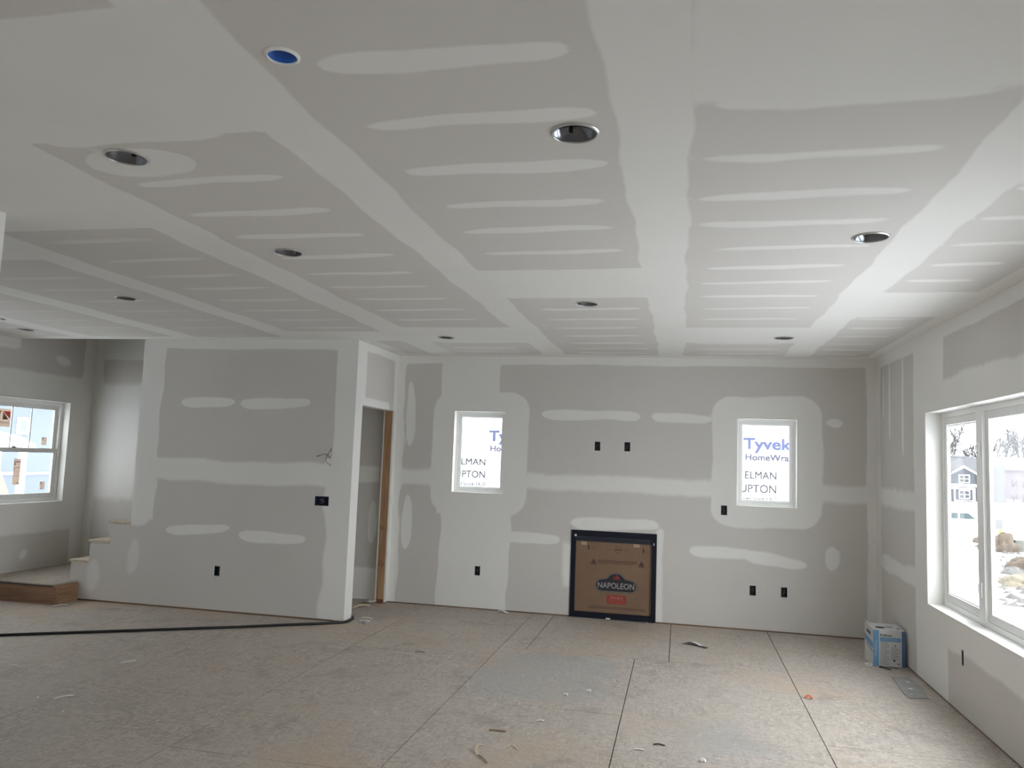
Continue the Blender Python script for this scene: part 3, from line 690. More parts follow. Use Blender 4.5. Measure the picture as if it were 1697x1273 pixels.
# ------------------------------------------------------------------ electrical boxes
MAT_WIRE = simple('grey_wire', (.10, .10, .13), .5); MAT_DEV = simple('box_dark_plastic', (.02, .02, .028), .45)
def ebox(label, ax, val, nrm, u, z, a, b, mat, wires=2, rip=0):
    """open box set into the wall; nrm points into the room"""
    loc = [0, 0, z-b]; loc[ax] = val; loc[1-ax] = u
    t = thing('electrical_box', label, 'outlet box', tuple(loc), group='open outlet boxes')
    s = -nrm
    m = MB(); g_ = .0012; th_ = .003; dp = .062
    def bx(u0, w0, z0, u1, w1, z1, mm=m):
        lo = [0]*3; hi = [0]*3; lo[ax] = val+s*w0; hi[ax] = val+s*w1; lo[1-ax] = u0; hi[1-ax] = u1; lo[2] = z0; hi[2] = z1; mm.box(*lo, *hi)
    bx(u-a+g_, .004, z-b+g_, u-a+g_+th_, dp, z+b-g_); bx(u+a-g_-th_, .004, z-b+g_, u+a-g_, dp, z+b-g_)
    bx(u-a+g_+th_, .004, z-b+g_, u+a-g_-th_, dp, z-b+g_+th_); bx(u-a+g_+th_, .004, z+b-g_-th_, u+a-g_-th_, dp, z+b-g_)
    bx(u-a+g_+th_, dp-.004, z-b+g_+th_, u+a-g_-th_, dp, z+b-g_-th_)
    part('box_shell', m, mat, t)
    n_ = 1 if a < .05 else 2
    for q in range(n_):
        uc = u if n_ == 1 else u-a/2+q*a
        for zz in (z-b+.010, z+b-.010):
            m = MB(); bx(uc-.006, .006, zz-.005, uc+.006, .022, zz+.005, m); part('screw_tab', m, MAT_DEV, t)
    rs = random.Random(int(u*100+z*1000))
    for k in range(wires):
        pts = []
        for q in range(6):
            pp = [0, 0, 0]; f = q/5
            pp[ax] = val+s*(.055-.045*math.sin(f*2.6)); pp[1-ax] = u+(rs.random()-.5)*a*1.0; pp[2] = z-b*.7+b*1.4*f*(.6+.4*rs.random()); pts.append(pp)
        m = MB(); m.tube(pts, .0026, 6); part('wire', m, MAT_WIRE, t, smooth=True)
labs = ['left of the two outlet boxes high on the back wall above the fireplace', 'right of the two outlet boxes high on the back wall above the fireplace',
        'low outlet box on the back wall below the small left window', 'outlet box just left of the small right window, at its sill height',
        'left of the two low outlet boxes right of the fireplace', 'right of the two low outlet boxes right of the fireplace']
for (x, z), lb in zip(BOX_B, labs): ebox(lb, 1, D, -1, x, z, BW, BH, MAT_DEV)
ebox('wide double navy outlet box on the stair partition at switch height', 1, YP, -1, BOX_P[0][0], BOX_P[0][1], .074, .046, MAT_NAVY, 4)
ebox('low navy outlet box on the stair partition', 1, YP, -1, BOX_P[1][0], BOX_P[1][1], .031, .049, MAT_NAVY, 1)
ebox('narrow outlet box under the wide window on the right wall', 0, XR, -1, 6.012, .3895, .022, .0525, MAT_DEV, 1)

# thermostat wires poking out of the partition
t = thing('thermostat_wire', 'bundle of thin wires with red ends poking out of the stair partition', 'wire', (-3.405, YP, 1.59))
MAT_WG = simple('wire_jacket', (.06, .055, .055), .6); MAT_WR = simple('wire_red', (.30, .03, .025), .5)
o0 = (-3.405, YP-.001, 1.593)
for pts, rd in (([o0, (-3.41, YP-.02, 1.603), (-3.435, YP-.035, 1.597), (-3.468, YP-.04, 1.586)], 1), ([o0, (-3.385, YP-.02, 1.605), (-3.362, YP-.03, 1.635)], 1), ([o0, (-3.39, YP-.02, 1.596), (-3.374, YP-.025, 1.58)], 1),
                ([o0, (-3.404, YP-.02, 1.56), (-3.406, YP-.03, 1.533), (-3.38, YP-.03, 1.512), (-3.345, YP-.035, 1.493)], 0)):
    m = MB(); m.tube(pts, .0026, 6); wv = part('wire', m, MAT_WG, t, smooth=True)
    if rd:
        a = Vector(pts[-1]); b = Vector(pts[-2]); dd = (a-b).normalized(); m = MB(); m.tube([a-dd*.004, a+dd*.028], .0042, 6); part('wire_end', m, MAT_WR, wv, smooth=True)

# ------------------------------------------------------------------ fireplace with its cardboard cover
x0, z0, x1, z1 = FP
t = thing('fireplace', 'black metal fireplace insert in the back wall, covered by printed brown cardboard', 'fireplace', ((x0+x1)/2, D, 0))
m = MB(); g_ = .001
m.box(x0-.004, D-.012, z0-.016, x0+.045, D+.14, z1+.004); m.box(x1-.045, D-.012, z0-.016, x1+.004, D+.14, z1+.004)
m.box(x0+.045, D-.012, z1-.055, x1-.045, D+.14, z1+.004); m.box(x0+.045, D-.012, z0-.016, x1-.045, D+.14, z0+.042)
m.v = [(p[0], p[1], p[2]) for p in m.v]
part('metal_frame', m, MAT_BLACK, t)
m = MB(); m.box(x0+.046, D+.002, z1-.110, x1-.046, D+.03, z1-.056); m.box(x0+.05, D-.004, z1-.070, x1-.05, D+.003, z1-.062); m.tube([(x0+.05, D-.002, z1-.088), (x1-.05, D-.002, z1-.094)], .004, 6)
part('hood_bar', m, simple('hood_bar_black', (.018, .022, .035), .4), t)
cx0, cx1, cz0, cz1 = x0+.046, x1-.046, z0+.043, z1-.111
m = MB(); m.box(cx0, D+.010, cz0, cx1, D+.02, cz1); card = part('cardboard_cover', m, MAT_CARD, t)
CYF = D+.010
def ctext(s, size, x, z, mat, align='CENTER', bold=0., sx_=1., dy=.0008, nm='lettering'):
    vs, fs = text_mesh(s, size, (x, CYF-dy, z), (1, 0, 0), (0, 0, 1), .0004, align, bold, sx=sx_); return link(nm, vs, fs, mat, card)
cxm = -.640
# logo plaque: rounded bar with domed top, thin outline
def plaque(ex, y, mat, nm):
    pts = []; c = (cxm, .345); hw, hh, r_ = .208, .056, .056
    def arc(cx, cz, rr, a0, a1, n=10):
        return [(cx+rr*math.cos(R(a0+(a1-a0)*k/n)), cz+rr*math.sin(R(a0+(a1-a0)*k/n))) for k in range(n+1)]
    P_ = arc(c[0]+hw-r_, c[1], r_+ex, -90, 78) + arc(c[0], c[1]+.026, .098+ex, 28, 152, 18) + arc(c[0]-hw+r_, c[1], r_+ex, 102, 270)
    m = MB(); m.poly([(a, y, b) for a, b in P_], (0, .0006, 0)); return part(nm, m, mat, card)
plaque(.011, CYF-.0007, MAT_LOGO, 'logo_plaque'); plaque(.0065, CYF-.0014, MAT_GREY, 'logo_plaque'); plaque(.002, CYF-.0021, MAT_LOGO, 'logo_plaque')
ctext('NAPOLEON', .082, cxm, .318, MAT_GREY, bold=.0012, sx_=.88, dy=.0027)
m = MB()
for k, (dx, h_, w2) in enumerate(((-.022, .042, .018), (0, .066, .024), (.022, .048, .018))):
    pts = [(cxm+dx+w2*math.sin(q/12*2*math.pi)*(.5+.5*math.cos(q/12*math.pi*1.0)), CYF-.0025-.0001*k, .400+h_*(1-abs(q-6)/6.)) for q in range(1, 12)]
    m.poly(pts, (0, .0004, 0))
part('flame_mark', m, MAT_REDL, card)
m = MB(); pr = []
for cx_, cz_, a0 in ((-.545, .232, 0), (-.545, .182, -90), (-.735, .182, 180), (-.735, .232, 90)):
    pass
def rrect(xa, za, xb, zb, r_, y, dy=.0006):
    pts = []
    for cx_, cz_, a0 in ((xb-r_, zb-r_, 0), (xa+r_, zb-r_, 90), (xa+r_, za+r_, 180), (xb-r_, za+r_, 270)):
        pts += [(cx_+r_*math.cos(R(a0+k*15)), y, cz_+r_*math.sin(R(a0+k*15))) for k in range(7)]
    m = MB(); m.poly(pts, (0, dy, 0)); return m
part('warning_label', rrect(-.735, .160, -.530, .250, .02, CYF-.0007), MAT_RED, card)
ctext('FRAGILE', .036, -.632, .211, simple('fragile_letters', (.42, .16, .13), .7), bold=.0006, dy=.0013)
ctext('HANDLE WITH CARE', .014, -.632, .193, simple('fragile_small', (.40, .14, .12), .7), dy=.0013, sx_=1.3)
m = MB(); m.box(-.705, CYF-.0012, .176, -.56, CYF-.0005, .179); part('print_line', m, simple('fragile_line', (.40, .14, .12), .7), card)
# arrows, warning triangles, faint mark and small print
for ax_ in (-.935, -.365):
    zt = .752 if ax_ < -.5 else .745
    m = MB(); m.poly([(ax_-.013, CYF-.0007, zt-.022), (ax_+.013, CYF-.0007, zt-.022), (ax_, CYF-.0007, zt)], (0, .0006, 0)); m.box(ax_-.0055, CYF-.0007, zt-.052, ax_+.0055, CYF-.0001, zt-.022)
    part('arrow_mark', m, MAT_INK, card)
    m = MB()
    for k in range(3): m.box(ax_+.025, CYF-.0007, zt-.03-.009*k, ax_+.058, CYF-.0001, zt-.026-.009*k)
    part('small_print', m, simple('faint_print', (.15, .09, .06), .8), card)
for ax_ in (-.877, -.382):
    m = MB(); m.poly([(ax_-.032, CYF-.0007, .560), (ax_+.032, CYF-.0007, .560), (ax_, CYF-.0007, .615)], (0, .0006, 0)); m.box(ax_-.028, CYF-.0007, .548, ax_+.028, CYF-.0001, .555)
    part('warning_triangle', m, simple('triangle_purple', (.085, .035, .04), .7), card)
m = MB(); m.box(-.83, CYF-.0007, .596, -.43, CYF-.0001, .602); m.box(-.84, CYF-.0007, .583, -.43, CYF-.0001, .589); m.box(-.83, CYF-.0007, .570, -.47, CYF-.0001, .575)
part('small_print', m, simple('band_print', (.10, .05, .045), .8), card)
m = MB(); m.box(-.905, CYF-.0007, .121, -.335, CYF-.0001, .126); m.box(-.93, CYF-.0007, .107, -.325, CYF-.0001, .112)
part('small_print', m, simple('foot_print', (.08, .045, .035), .8), card)
c_ = (-.625, .715)
m = MB()
for k in range(28):
    a0 = 2*math.pi*k/28; a1 = 2*math.pi*(k+1)/28
    m.poly([(c_[0]+.036*math.cos(a0), CYF-.0007, c_[1]+.036*math.sin(a0)), (c_[0]+.036*math.cos(a1), CYF-.0007, c_[1]+.036*math.sin(a1)), (c_[0]+.032*math.cos(a1), CYF-.0007, c_[1]+.032*math.sin(a1)), (c_[0]+.032*math.cos(a0), CYF-.0007, c_[1]+.032*math.sin(a0))], (0, .0006, 0))
m.box(c_[0]-.03, CYF-.0007, c_[1]-.005, c_[0]+.03, CYF-.0001, c_[1]+.006)
part('round_emblem', m, simple('emblem_ink', (.10, .055, .045), .8), card)
ctext('NAPOLEON', .019, c_[0]-.045, c_[1]-.006, simple('faint_letters', (.15, .09, .06), .8), 'RIGHT', sx_=.9)
ctext('GROUP', .019, c_[0]+.045, c_[1]-.006, simple('faint_letters_b', (.15, .09, .06), .8), 'LEFT', sx_=1.1)
m = MB(); m.box(-1.012, CYF-.0012, .748, -.955, CYF-.0004, cz1-.001); part('tape_tab', m, MAT_TAPE, card)
m = MB(); m.box(-.468, CYF-.0012, .752, -.405, CYF-.0004, cz1-.001); part('tape_tab', m, MAT_TAPE, card)
for bx_ in ((x0+.032, D-.0135, z1-.062, x0+.052, D-.0118, z1-.040), (x1-.03, D-.0135, z1-.115, x1-.022, D-.0118, z1-.09), (-.735, D-.014, .004, -.69, D-.0118, .018)):
    m = MB(); m.box(*bx_); part('compound_splash', m, MAT_WHITE, t)

# ------------------------------------------------------------------ jamb stud
m = MB(); m.box(XL-.1015, 8.299, .0, XL-.0132, 8.3375, 2.104)
st = one('jamb_stud', m, MAT_STUD, 'bare pine stud lining the far side of the closet doorway', 'wood stud')
m = MB()
rs = random.Random(3)
for zz, hh in ((.79, .062), (.40, .058)):
    for k in range(6):
        xx = XL-.095+k*.0125+rs.uniform(-.002, .002)
        if rs.random() < .85: m.box(xx, 8.2982, zz+rs.uniform(-.004, .004), xx+.004, 8.299, zz+hh*rs.uniform(.55, 1))
    part('stamp_mark', m, simple('stamp_ink', (.09, .045, .03), .8), st); m = MB()
m = MB(); m.box(XL-.1015, 8.2985, .001, XL-.0132, 8.2992, .045); part('stained_foot', m, simple('stained_end', (.17, .075, .055), .8), st)

# ------------------------------------------------------------------ landing and stairs
t = thing('stair_landing', 'low plywood-topped landing platform with bare lumber rim at the foot of the stairs', 'landing', (-6.6, 7.6, 0))
m = MB(); m.box(XW+.002, 6.925, .0, -6.10, 6.965, .182); part('rim_board', m, MAT_RIM, t)
MAT_RIMY = wood_material('rim_lumber_side', (.36, .22, .13), (.17, .10, .06), 'Y')
m = MB(); m.box(-6.14, 6.966, 0, -6.10, 7.232, .182); part('rim_board', m, MAT_RIMY, t)
m = MB(); m.box(XW+.002, 6.922, .183, -6.115, 8.388, .199)
m.v = [p if not (p[0] > -6.2 and p[1] < 7) else (p[0]-.02, p[1], p[2]) for p in m.v]
m.box(XW+.002, 7.233, .183, -6.2+.0, 7.3, .198)
part('deck', m, MAT_DECK, t)
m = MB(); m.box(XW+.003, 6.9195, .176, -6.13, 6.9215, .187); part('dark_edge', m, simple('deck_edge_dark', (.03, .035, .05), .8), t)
t = thing('staircase', 'rough staircase with pale wood treads rising behind the stair partition', 'stairs', (-5.2, 7.85, 0))
x = -6.215; zt = .199; k = 0; YB0, YB1 = YP+.118, D-.004
m = MB()
TZ = [.410, .625, .835]
for k in range(12):
    top = TZ[k] if k < 3 else .835+(k-2)*.207
    xa = [-6.215, -6.005, -5.775][k] if k < 3 else -5.775+(k-2)*.232
    xb = [-6.005, -5.775, -5.543][k] if k < 3 else xa+.232
    if xa > XL-.36: break
    m = MB(); m.box(xa-.022, YB0 if k >= 3 else YP-.004, top-.024, xb-.001, YB1, top)
    if k < 3: m = MB(); m.box(xa-.020, YP-.006, top-.024, xb-.0015, YB1, top)
    part('tread', m, MAT_TREAD, t)
    m = MB(); m.box(xa+.001, YB0, (top-.21 if k else .200), xa+.018, YB1, top-.0245); part('riser', m, MAT_DECK, t)

# ------------------------------------------------------------------ joint compound box
BX = (1.607, 7.318)
t = thing('joint_compound_box', 'white and light-blue carton of joint compound on the floor in the right back corner', 'carton', (BX[0], BX[1], 0), R(2.0))
MAT_CW = simple('carton_white', (.60, .61, .61), .6, noise=.04); MAT_CB = simple('carton_blue', (.155, .33, .55), .55); MAT_CBD = simple('carton_blue_dark', (.08, .16, .33), .55)
MAT_CT = simple('carton_text', (.055, .06, .075), .6); MAT_CG = simple('carton_grey', (.36, .375, .395), .6)
Wd, Dp, Ht = .256, .26, .296
m = MB(); n = 0
V_ = [(0,0,0),(Wd,0,0),(Wd,Dp,0),(0,Dp,0),(0,0,Ht),(Wd,0,Ht),(Wd,Dp,Ht+.012),(0,Dp,Ht+.012)]
cx_, cy_, r_ = .085, .10, .034
top = []
# carton body with an open hand hole in the lid
seg = 20; hole = [(cx_+r_*1.25*math.cos(2*math.pi*k/seg), cy_+r_*.8*math.sin(2*math.pi*k/seg)) for k in range(seg)]
zt_ = lambda yy: Ht+.012*yy/Dp
Vb = list(V_); Fb = [(0,3,2,1),(0,1,5,4),(1,2,6,5),(2,3,7,6),(3,0,4,7)]
outer = []
for k in range(seg):
    a = 2*math.pi*k/seg; c, s = math.cos(a), math.sin(a)
    tx = (Wd-cx_)/c if c > 1e-6 else (-cx_/c if c < -1e-6 else 1e9); ty = (Dp-cy_)/s if s > 1e-6 else (-cy_/s if s < -1e-6 else 1e9)
    q = min(tx, ty); outer.append((cx_+q*c, cy_+q*s))
n1 = len(Vb); Vb += [(a, b, zt_(b)) for a, b in outer]; n2 = len(Vb); Vb += [(a, b, zt_(b)) for a, b in hole]; n3 = len(Vb); Vb += [(a, b, zt_(b)-.03) for a, b in hole]
for k in range(seg):
    j = (k+1) % seg; Fb += [(n1+k, n1+j, n2+j, n2+k), (n2+k, n2+j, n3+j, n3+k)]
Fb.append(tuple(range(n3, n3+seg)))
for ci, (a, b) in ((4, (0, 0)), (5, (Wd, 0)), (6, (Wd, Dp)), (7, (0, Dp))):
    an = [math.atan2(q[1]-cy_, q[0]-cx_) for q in outer]; ac = math.atan2(b-cy_, a-cx_)
    best = sorted(range(seg), key=lambda k: abs((an[k]-ac+math.pi) % (2*math.pi)-math.pi))[:2]
    Fb.append((n1+best[0], ci, n1+best[1]))
me = bpy.data.meshes.new('carton_body'); me.from_pydata(Vb, [], Fb); me.materials.append(MAT_CW); me.materials.append(MAT_CANBLK); me.update()
for p in me.polygons:
    if all(v_ >= n3 for v_ in p.vertices) or (all(v_ >= n2 for v_ in p.vertices)): p.material_index = 1
o = bpy.data.objects.new('carton_body', me); COL.objects.link(o); o.parent = t; body = o
def dec(name, x0, z0, x1, z1, mat, lay=1):
    m = MB(); m.box(x0, -.0006*lay, z0, x1, -.0006*(lay-1)-.0001, z1); return link(name, m.v, m.f, mat, t, local=True)
dec('blue_band', .001, .001, .047, Ht-.001, MAT_CB); dec('blue_band', .228, .001, Wd-.001, Ht-.001, MAT_CBD)
dec('blue_band', .056, .205, .219, .238, MAT_CB)
m = MB()
for k in range(15):
    zz = .190-k*.0125; m.box(.058, -.0007, zz, .128 if k % 4 else .110, -.0001, zz+.0065)
for k in range(11):
    zz = .155-k*.0095; m.box(.142, -.0007, zz, .215 if k % 3 else .19, -.0001, zz+.005)
m.box(.058, -.0008, .199, .12, -.0001, .203); m.box(.190, -.0007, .018, .216, -.0001, .034)
link('printed_paragraph', m.v, m.f, MAT_CG, t, local=True)
m = MB(); m.tube([(.168, -.0007, .052), (.168, -.0001, .052)], .009, 12); link('round_mark', m.v, m.f, MAT_CT, t, local=True)
m = MB(); m.tube([(.176, -.0008, .174), (.176, -.0001, .174)], .006, 10); link('round_mark', m.v, m.f, MAT_CT, t, local=True)
def btext(s, size, o_, r_, u_, mat, bold=0, sx_=1.):
    vs, fs = text_mesh(s, size, o_, r_, u_, .0003, 'LEFT', bold, sx=sx_); link('lettering', vs, fs, mat, t, local=True)
btext('ProForm', .026, (.058, -.0008, .247), (1,0,0), (0,0,1), MAT_CT, .0008)
btext('LITE BLUE', .024, (.086, -.0012, .213), (1,0,0), (0,0,1), simple('carton_pale', (.45, .55, .68), .6), 0, 1.0)
btext('ProForm', .034, (.035, -.0012, .085), (0,0,1), (-1,0,0), simple('carton_pale_b', (.36, .52, .68), .6), .0005, 1.0)
# left side of the carton
m = MB()
for pts in ([(0, .0, .19), (0, Dp, .225), (0, Dp, .175), (0, .0, .14)], [(0, 0, .16), (0, Dp*.95, .20), (0, Dp*.95, .19), (0, 0, .15)]):
    m.poly([(-.0001-.0006*(pts[0][2] < .17), p[1], p[2]) for p in pts], (-.0006, 0, 0))
link('blue_band', m.v, m.f, MAT_CB, t, local=True)
m = MB(); m.poly([(-.0001, .07, .262), (-.0001, .19, .272), (-.0001, .19, .247), (-.0001, .07, .237)], (-.0006, 0, 0)); m.poly([(-.0001, .01, .12), (-.0001, .2, .16), (-.0001, .2, .152), (-.0001, .01, .112)], (-.0006, 0, 0)); link('side_print', m.v, m.f, MAT_CT, t, local=True)
# torn lid flap and top print
m = MB(); m.poly([(.0, .0, Ht+.001), (.02, .0, Ht+.003), (.025, Dp, Ht+.018), (-.003, Dp, Ht+.030)], (0, 0, .003)); link('lid_flap', m.v, m.f, MAT_CW, t, local=True)
m = MB(); m.box(.14, .12, Ht+.0058, .19, .15, Ht+.0072); link('lid_print', m.v, m.f, MAT_CBD, t, local=True); m = MB(); m.box(.215, .07, Ht+.0035, .235, .11, Ht+.0055); link('lid_print', m.v, m.f, MAT_CBD, t, local=True)

# ------------------------------------------------------------------ black cable along the floor
ctrl = [(-7.0, 4.7), (-6.3, 5.15), (-5.50, 5.681), (-5.1, 5.93), (-4.73, 6.157), (-4.3, 6.42), (-3.885, 6.679), (-3.6, 6.87), (-3.347, 7.036), (-3.22, 7.13), (-3.135, 7.195), (-3.104, 7.26), (-3.108, 7.35), (-3.122, 7.42), (-3.20, 7.52), (-3.4, 7.66), (-3.8, 7.75)]
def catmull(P_, n=8):
    out = []
    P_ = [P_[0]]+list(P_)+[P_[-1]]
    for i in range(1, len(P_)-2):
        p0, p1, p2, p3 = [np.array(q, float) for q in P_[i-1:i+3]]
        for k in range(n):
            t_ = k/n; out.append(.5*((2*p1)+(-p0+p2)*t_+(2*p0-5*p1+4*p2-p3)*t_**2+(-p0+3*p1-3*p2+p3)*t_**3))
    out.append(np.array(P_[-2], float)); return out
m = MB(); m.tube([(p[0], p[1], .0125) for p in catmull(ctrl)], .012, 10)
one('floor_cable', m, MAT_RUBBER, 'long black cable lying on the floor and bending round the partition end', 'cable', smooth=True)

# ------------------------------------------------------------------ scraps on the floor
MAT_S = {'tan': simple('scrap_tan', (.60, .50, .36), .8), 'brown': simple('scrap_brown', (.30, .20, .13), .8), 'white': simple('scrap_white', (.72, .71, .68), .8),
         'grey': simple('scrap_grey', (.42, .41, .40), .8), 'dark': simple('scrap_dark', (.06, .05, .05), .8), 'sheet': simple('scrap_sheet', (.34, .345, .345), .8, noise=.14, nscale=9),
         'orange': simple('scrap_orange', (.62, .20, .12), .7)}
def ribbon(pts, wd, th_, z0=.001):
    """flat strip following pts (x,y,z) of given width"""
    m = MB(); P_ = [Vector(p) for p in pts]; n = len(P_)
    ws = wd if hasattr(wd, '__len__') else [wd]*n
    for i, p in enumerate(P_):
        d = (P_[min(i+1, n-1)]-P_[max(i-1, 0)]); s = Vector((-d.y, d.x, 0)).normalized()*ws[i]/2
        m.v += [tuple(p-s+Vector((0,0,z0))), tuple(p+s+Vector((0,0,z0))), tuple(p+s+Vector((0,0,z0+th_))), tuple(p-s+Vector((0,0,z0+th_)))]
    for i in range(n-1):
        a = 4*i
        for k in range(4): m.f.append((a+k, a+(k+1) % 4, a+4+(k+1) % 4, a+4+k))
    m.f += [(3, 2, 1, 0), (4*n-4, 4*n-3, 4*n-2, 4*n-1)]
    return m
def sm(pts): return [tuple(p) for p in catmull(pts, 4)]
def scrap(nm, pts, wd, th_, mat, label, cat): one(nm, ribbon(sm(pts), [wd*(.5 if i in (0,) else 1) for i in range(len(sm(pts)))], th_), MAT_S[mat], label, cat)
scrap('wood_shaving', [(-1.072, 4.52, 0), (-1.088, 4.47, .012), (-1.086, 4.42, .012), (-1.065, 4.36, 0)], .016, .003, 'tan', 'curled pale wood shaving on the floor at the bottom middle', 'wood shaving')
scrap('wood_splinter', [(-1.058, 4.355, 0), (-1.02, 4.31, .004), (-.985, 4.26, 0)], .006, .004, 'brown', 'thin brown splinter lying against the curled wood shaving', 'splinter')
scrap('paper_curl', [(-.95, 4.49, 0), (-.928, 4.535, .008), (-.905, 4.545, .008), (-.868, 4.505, 0)], .009, .002, 'tan', 'bent paper strip on the floor right of the wood shaving', 'paper scrap')
scrap('wood_sliver', [(-1.095, 4.76, 0), (-1.04, 4.765, 0), (-.995, 4.765, 0)], .013, .007, 'brown', 'short straight brown wood sliver above the curled wood shaving', 'wood sliver')
scrap('torn_scrap', [(.05, 7.56, 0), (.10, 7.53, .018), (.17, 7.50, .004), (.25, 7.44, 0)], .045, .003, 'dark', 'dark torn scrap on the floor in front of the back wall', 'scrap')
scrap('torn_scrap', [(.09, 7.57, 0), (.14, 7.55, .02), (.21, 7.50, 0)], .03, .003, 'white', 'pale torn paper lying on the dark scrap before the back wall', 'scrap')
scrap('grey_chip', [(-2.13, 6.41, 0), (-2.10, 6.43, .010), (-2.06, 6.45, 0)], .05, .004, 'grey', 'lone grey drywall chip in the middle of the left floor', 'drywall scrap')
scrap('tape_curl', [(1.565, 7.27, 0), (1.545, 7.31, .0), (1.555, 7.35, .0), (1.585, 7.355, .0), (1.598, 7.31, 0), (1.58, 7.27, 0), (1.57, 7.268, 0)], .010, .012, 'white', 'white curl of tape on the floor left of the carton', 'tape scrap')
scrap('black_strip', [(1.648, 7.27, 0), (1.665, 7.29, .004), (1.68, 7.24, .003), (1.72, 7.205, 0)], .014, .004, 'dark', 'bent black strip in front of the carton', 'strip')
scrap('black_strip', [(1.645, 7.262, 0), (1.70, 7.285, .002), (1.80, 7.290, 0)], .007, .003, 'dark', 'thin dark strip along the foot of the carton', 'strip')
scrap('gypsum_chunk', [(-3.35, 7.93, 0), (-3.32, 8.0, .015), (-3.27, 8.08, .01), (-3.23, 8.12, 0)], .05, .012, 'tan', 'pale gypsum chunk inside the closet doorway', 'drywall scrap')
scrap('gypsum_sliver', [(-3.07, 7.50, 0), (-3.02, 7.52, .004), (-2.95, 7.50, 0)], .03, .004, 'white', 'white drywall sliver outside the closet doorway, nearer the doorway', 'drywall scrap')
scrap('gypsum_sliver', [(-3.03, 7.36, 0), (-2.98, 7.38, .004), (-2.93, 7.37, 0)], .04, .004, 'white', 'white drywall sliver outside the closet doorway, middle one', 'drywall scrap')
scrap('torn_paper', [(-3.0, 7.27, 0), (-2.96, 7.31, .018), (-2.90, 7.26, 0)], .035, .003, 'grey', 'grey torn paper nearest the camera outside the closet doorway', 'paper scrap')
scrap('drywall_offcut', [(-3.41, 8.29, 0), (-3.33, 8.27, .02), (-3.26, 8.20, .03), (-3.245, 8.26, .03)], .07, .006, 'white', 'white drywall offcut at the foot of the jamb stud in the closet', 'drywall scrap')
scrap('white_sliver', [(-6.075, 6.86, 0), (-6.03, 6.93, .006), (-5.99, 6.98, 0)], .022, .006, 'white', 'white sliver on the floor at the landing corner', 'drywall scrap')
scrap('white_sliver', [(-3.86, 4.45, 0), (-3.84, 4.50, .004), (-3.80, 4.55, 0)], .018, .004, 'white', 'small white sliver far left on the floor, below the cable', 'drywall scrap')
scrap('white_sliver', [(-4.06, 5.31, 0), (-4.02, 5.35, .004), (-4.0, 5.40, 0)], .018, .004, 'white', 'small white sliver on the left floor, close under the cable', 'drywall scrap')
scrap('orange_bit', [(.89, 6.10, 0), (.915, 6.115, .014), (.94, 6.11, 0)], .022, .012, 'orange', 'small orange plastic bit on the right floor', 'scrap')
scrap('foam_bit', [(.13, 4.63, 0), (.145, 4.645, .008), (.158, 4.64, 0)], .018, .009, 'white', 'small white foam bit at the bottom of the floor, right of middle', 'scrap')
scrap('white_flake', [(-1.885, 8.33, 0), (-1.83, 8.335, .018), (-1.765, 8.31, 0)], .045, .004, 'white', 'white flake on the floor against the back wall left of the fireplace', 'drywall scrap')
scrap('putty_crumb', [(-.775, 5.615, 0), (-.76, 5.625, .005), (-.745, 5.62, 0)], .016, .006, 'white', 'white putty crumb on the blue-grey floor stain, left one', 'crumb')
scrap('putty_crumb', [(-.63, 5.755, 0), (-.612, 5.765, .005), (-.60, 5.76, 0)], .014, .006, 'white', 'white putty crumb on the blue-grey floor stain, right one', 'crumb')
scrap('white_flake', [(-.855, 5.015, 0), (-.83, 5.025, .004), (-.81, 5.02, 0)], .014, .004, 'white', 'white flake just below the blue-grey floor stain', 'drywall scrap')
scrap('dark_chip', [(-.13, 4.825, 0), (-.10, 4.83, .004), (-.065, 4.825, 0)], .011, .004, 'dark', 'dark flat chip on the lower floor right of the long seam', 'scrap')
scrap('pale_flake', [(-.24, 4.71, 0), (-.21, 4.715, .003), (-.175, 4.71, 0)], .014, .003, 'white', 'pale flake beside the dark chip on the lower floor', 'drywall scrap')
m = MB(); zz = .002
m.poly([(1.667, 6.965, zz), (1.798, 7.010, zz), (1.815, 6.70, zz), (1.783, 6.40, zz), (1.641, 6.366, zz), (1.632, 6.47, zz), (1.652, 6.72, zz)], (0, 0, .004))
sheet_ = one('drywall_paper_sheet', m, MAT_S['sheet'], 'grey sheet of torn drywall paper on the floor beside the right wall', 'paper sheet')
for bx_ in ((1.70, 6.60, .0065, 1.73, 6.63, .010), (1.735, 6.80, .0065, 1.76, 6.83, .011), (1.67, 6.45, .0065, 1.685, 6.465, .009)):
    m = MB(); m.box(*bx_); part('white_spot', m, MAT_S['white'], sheet_)
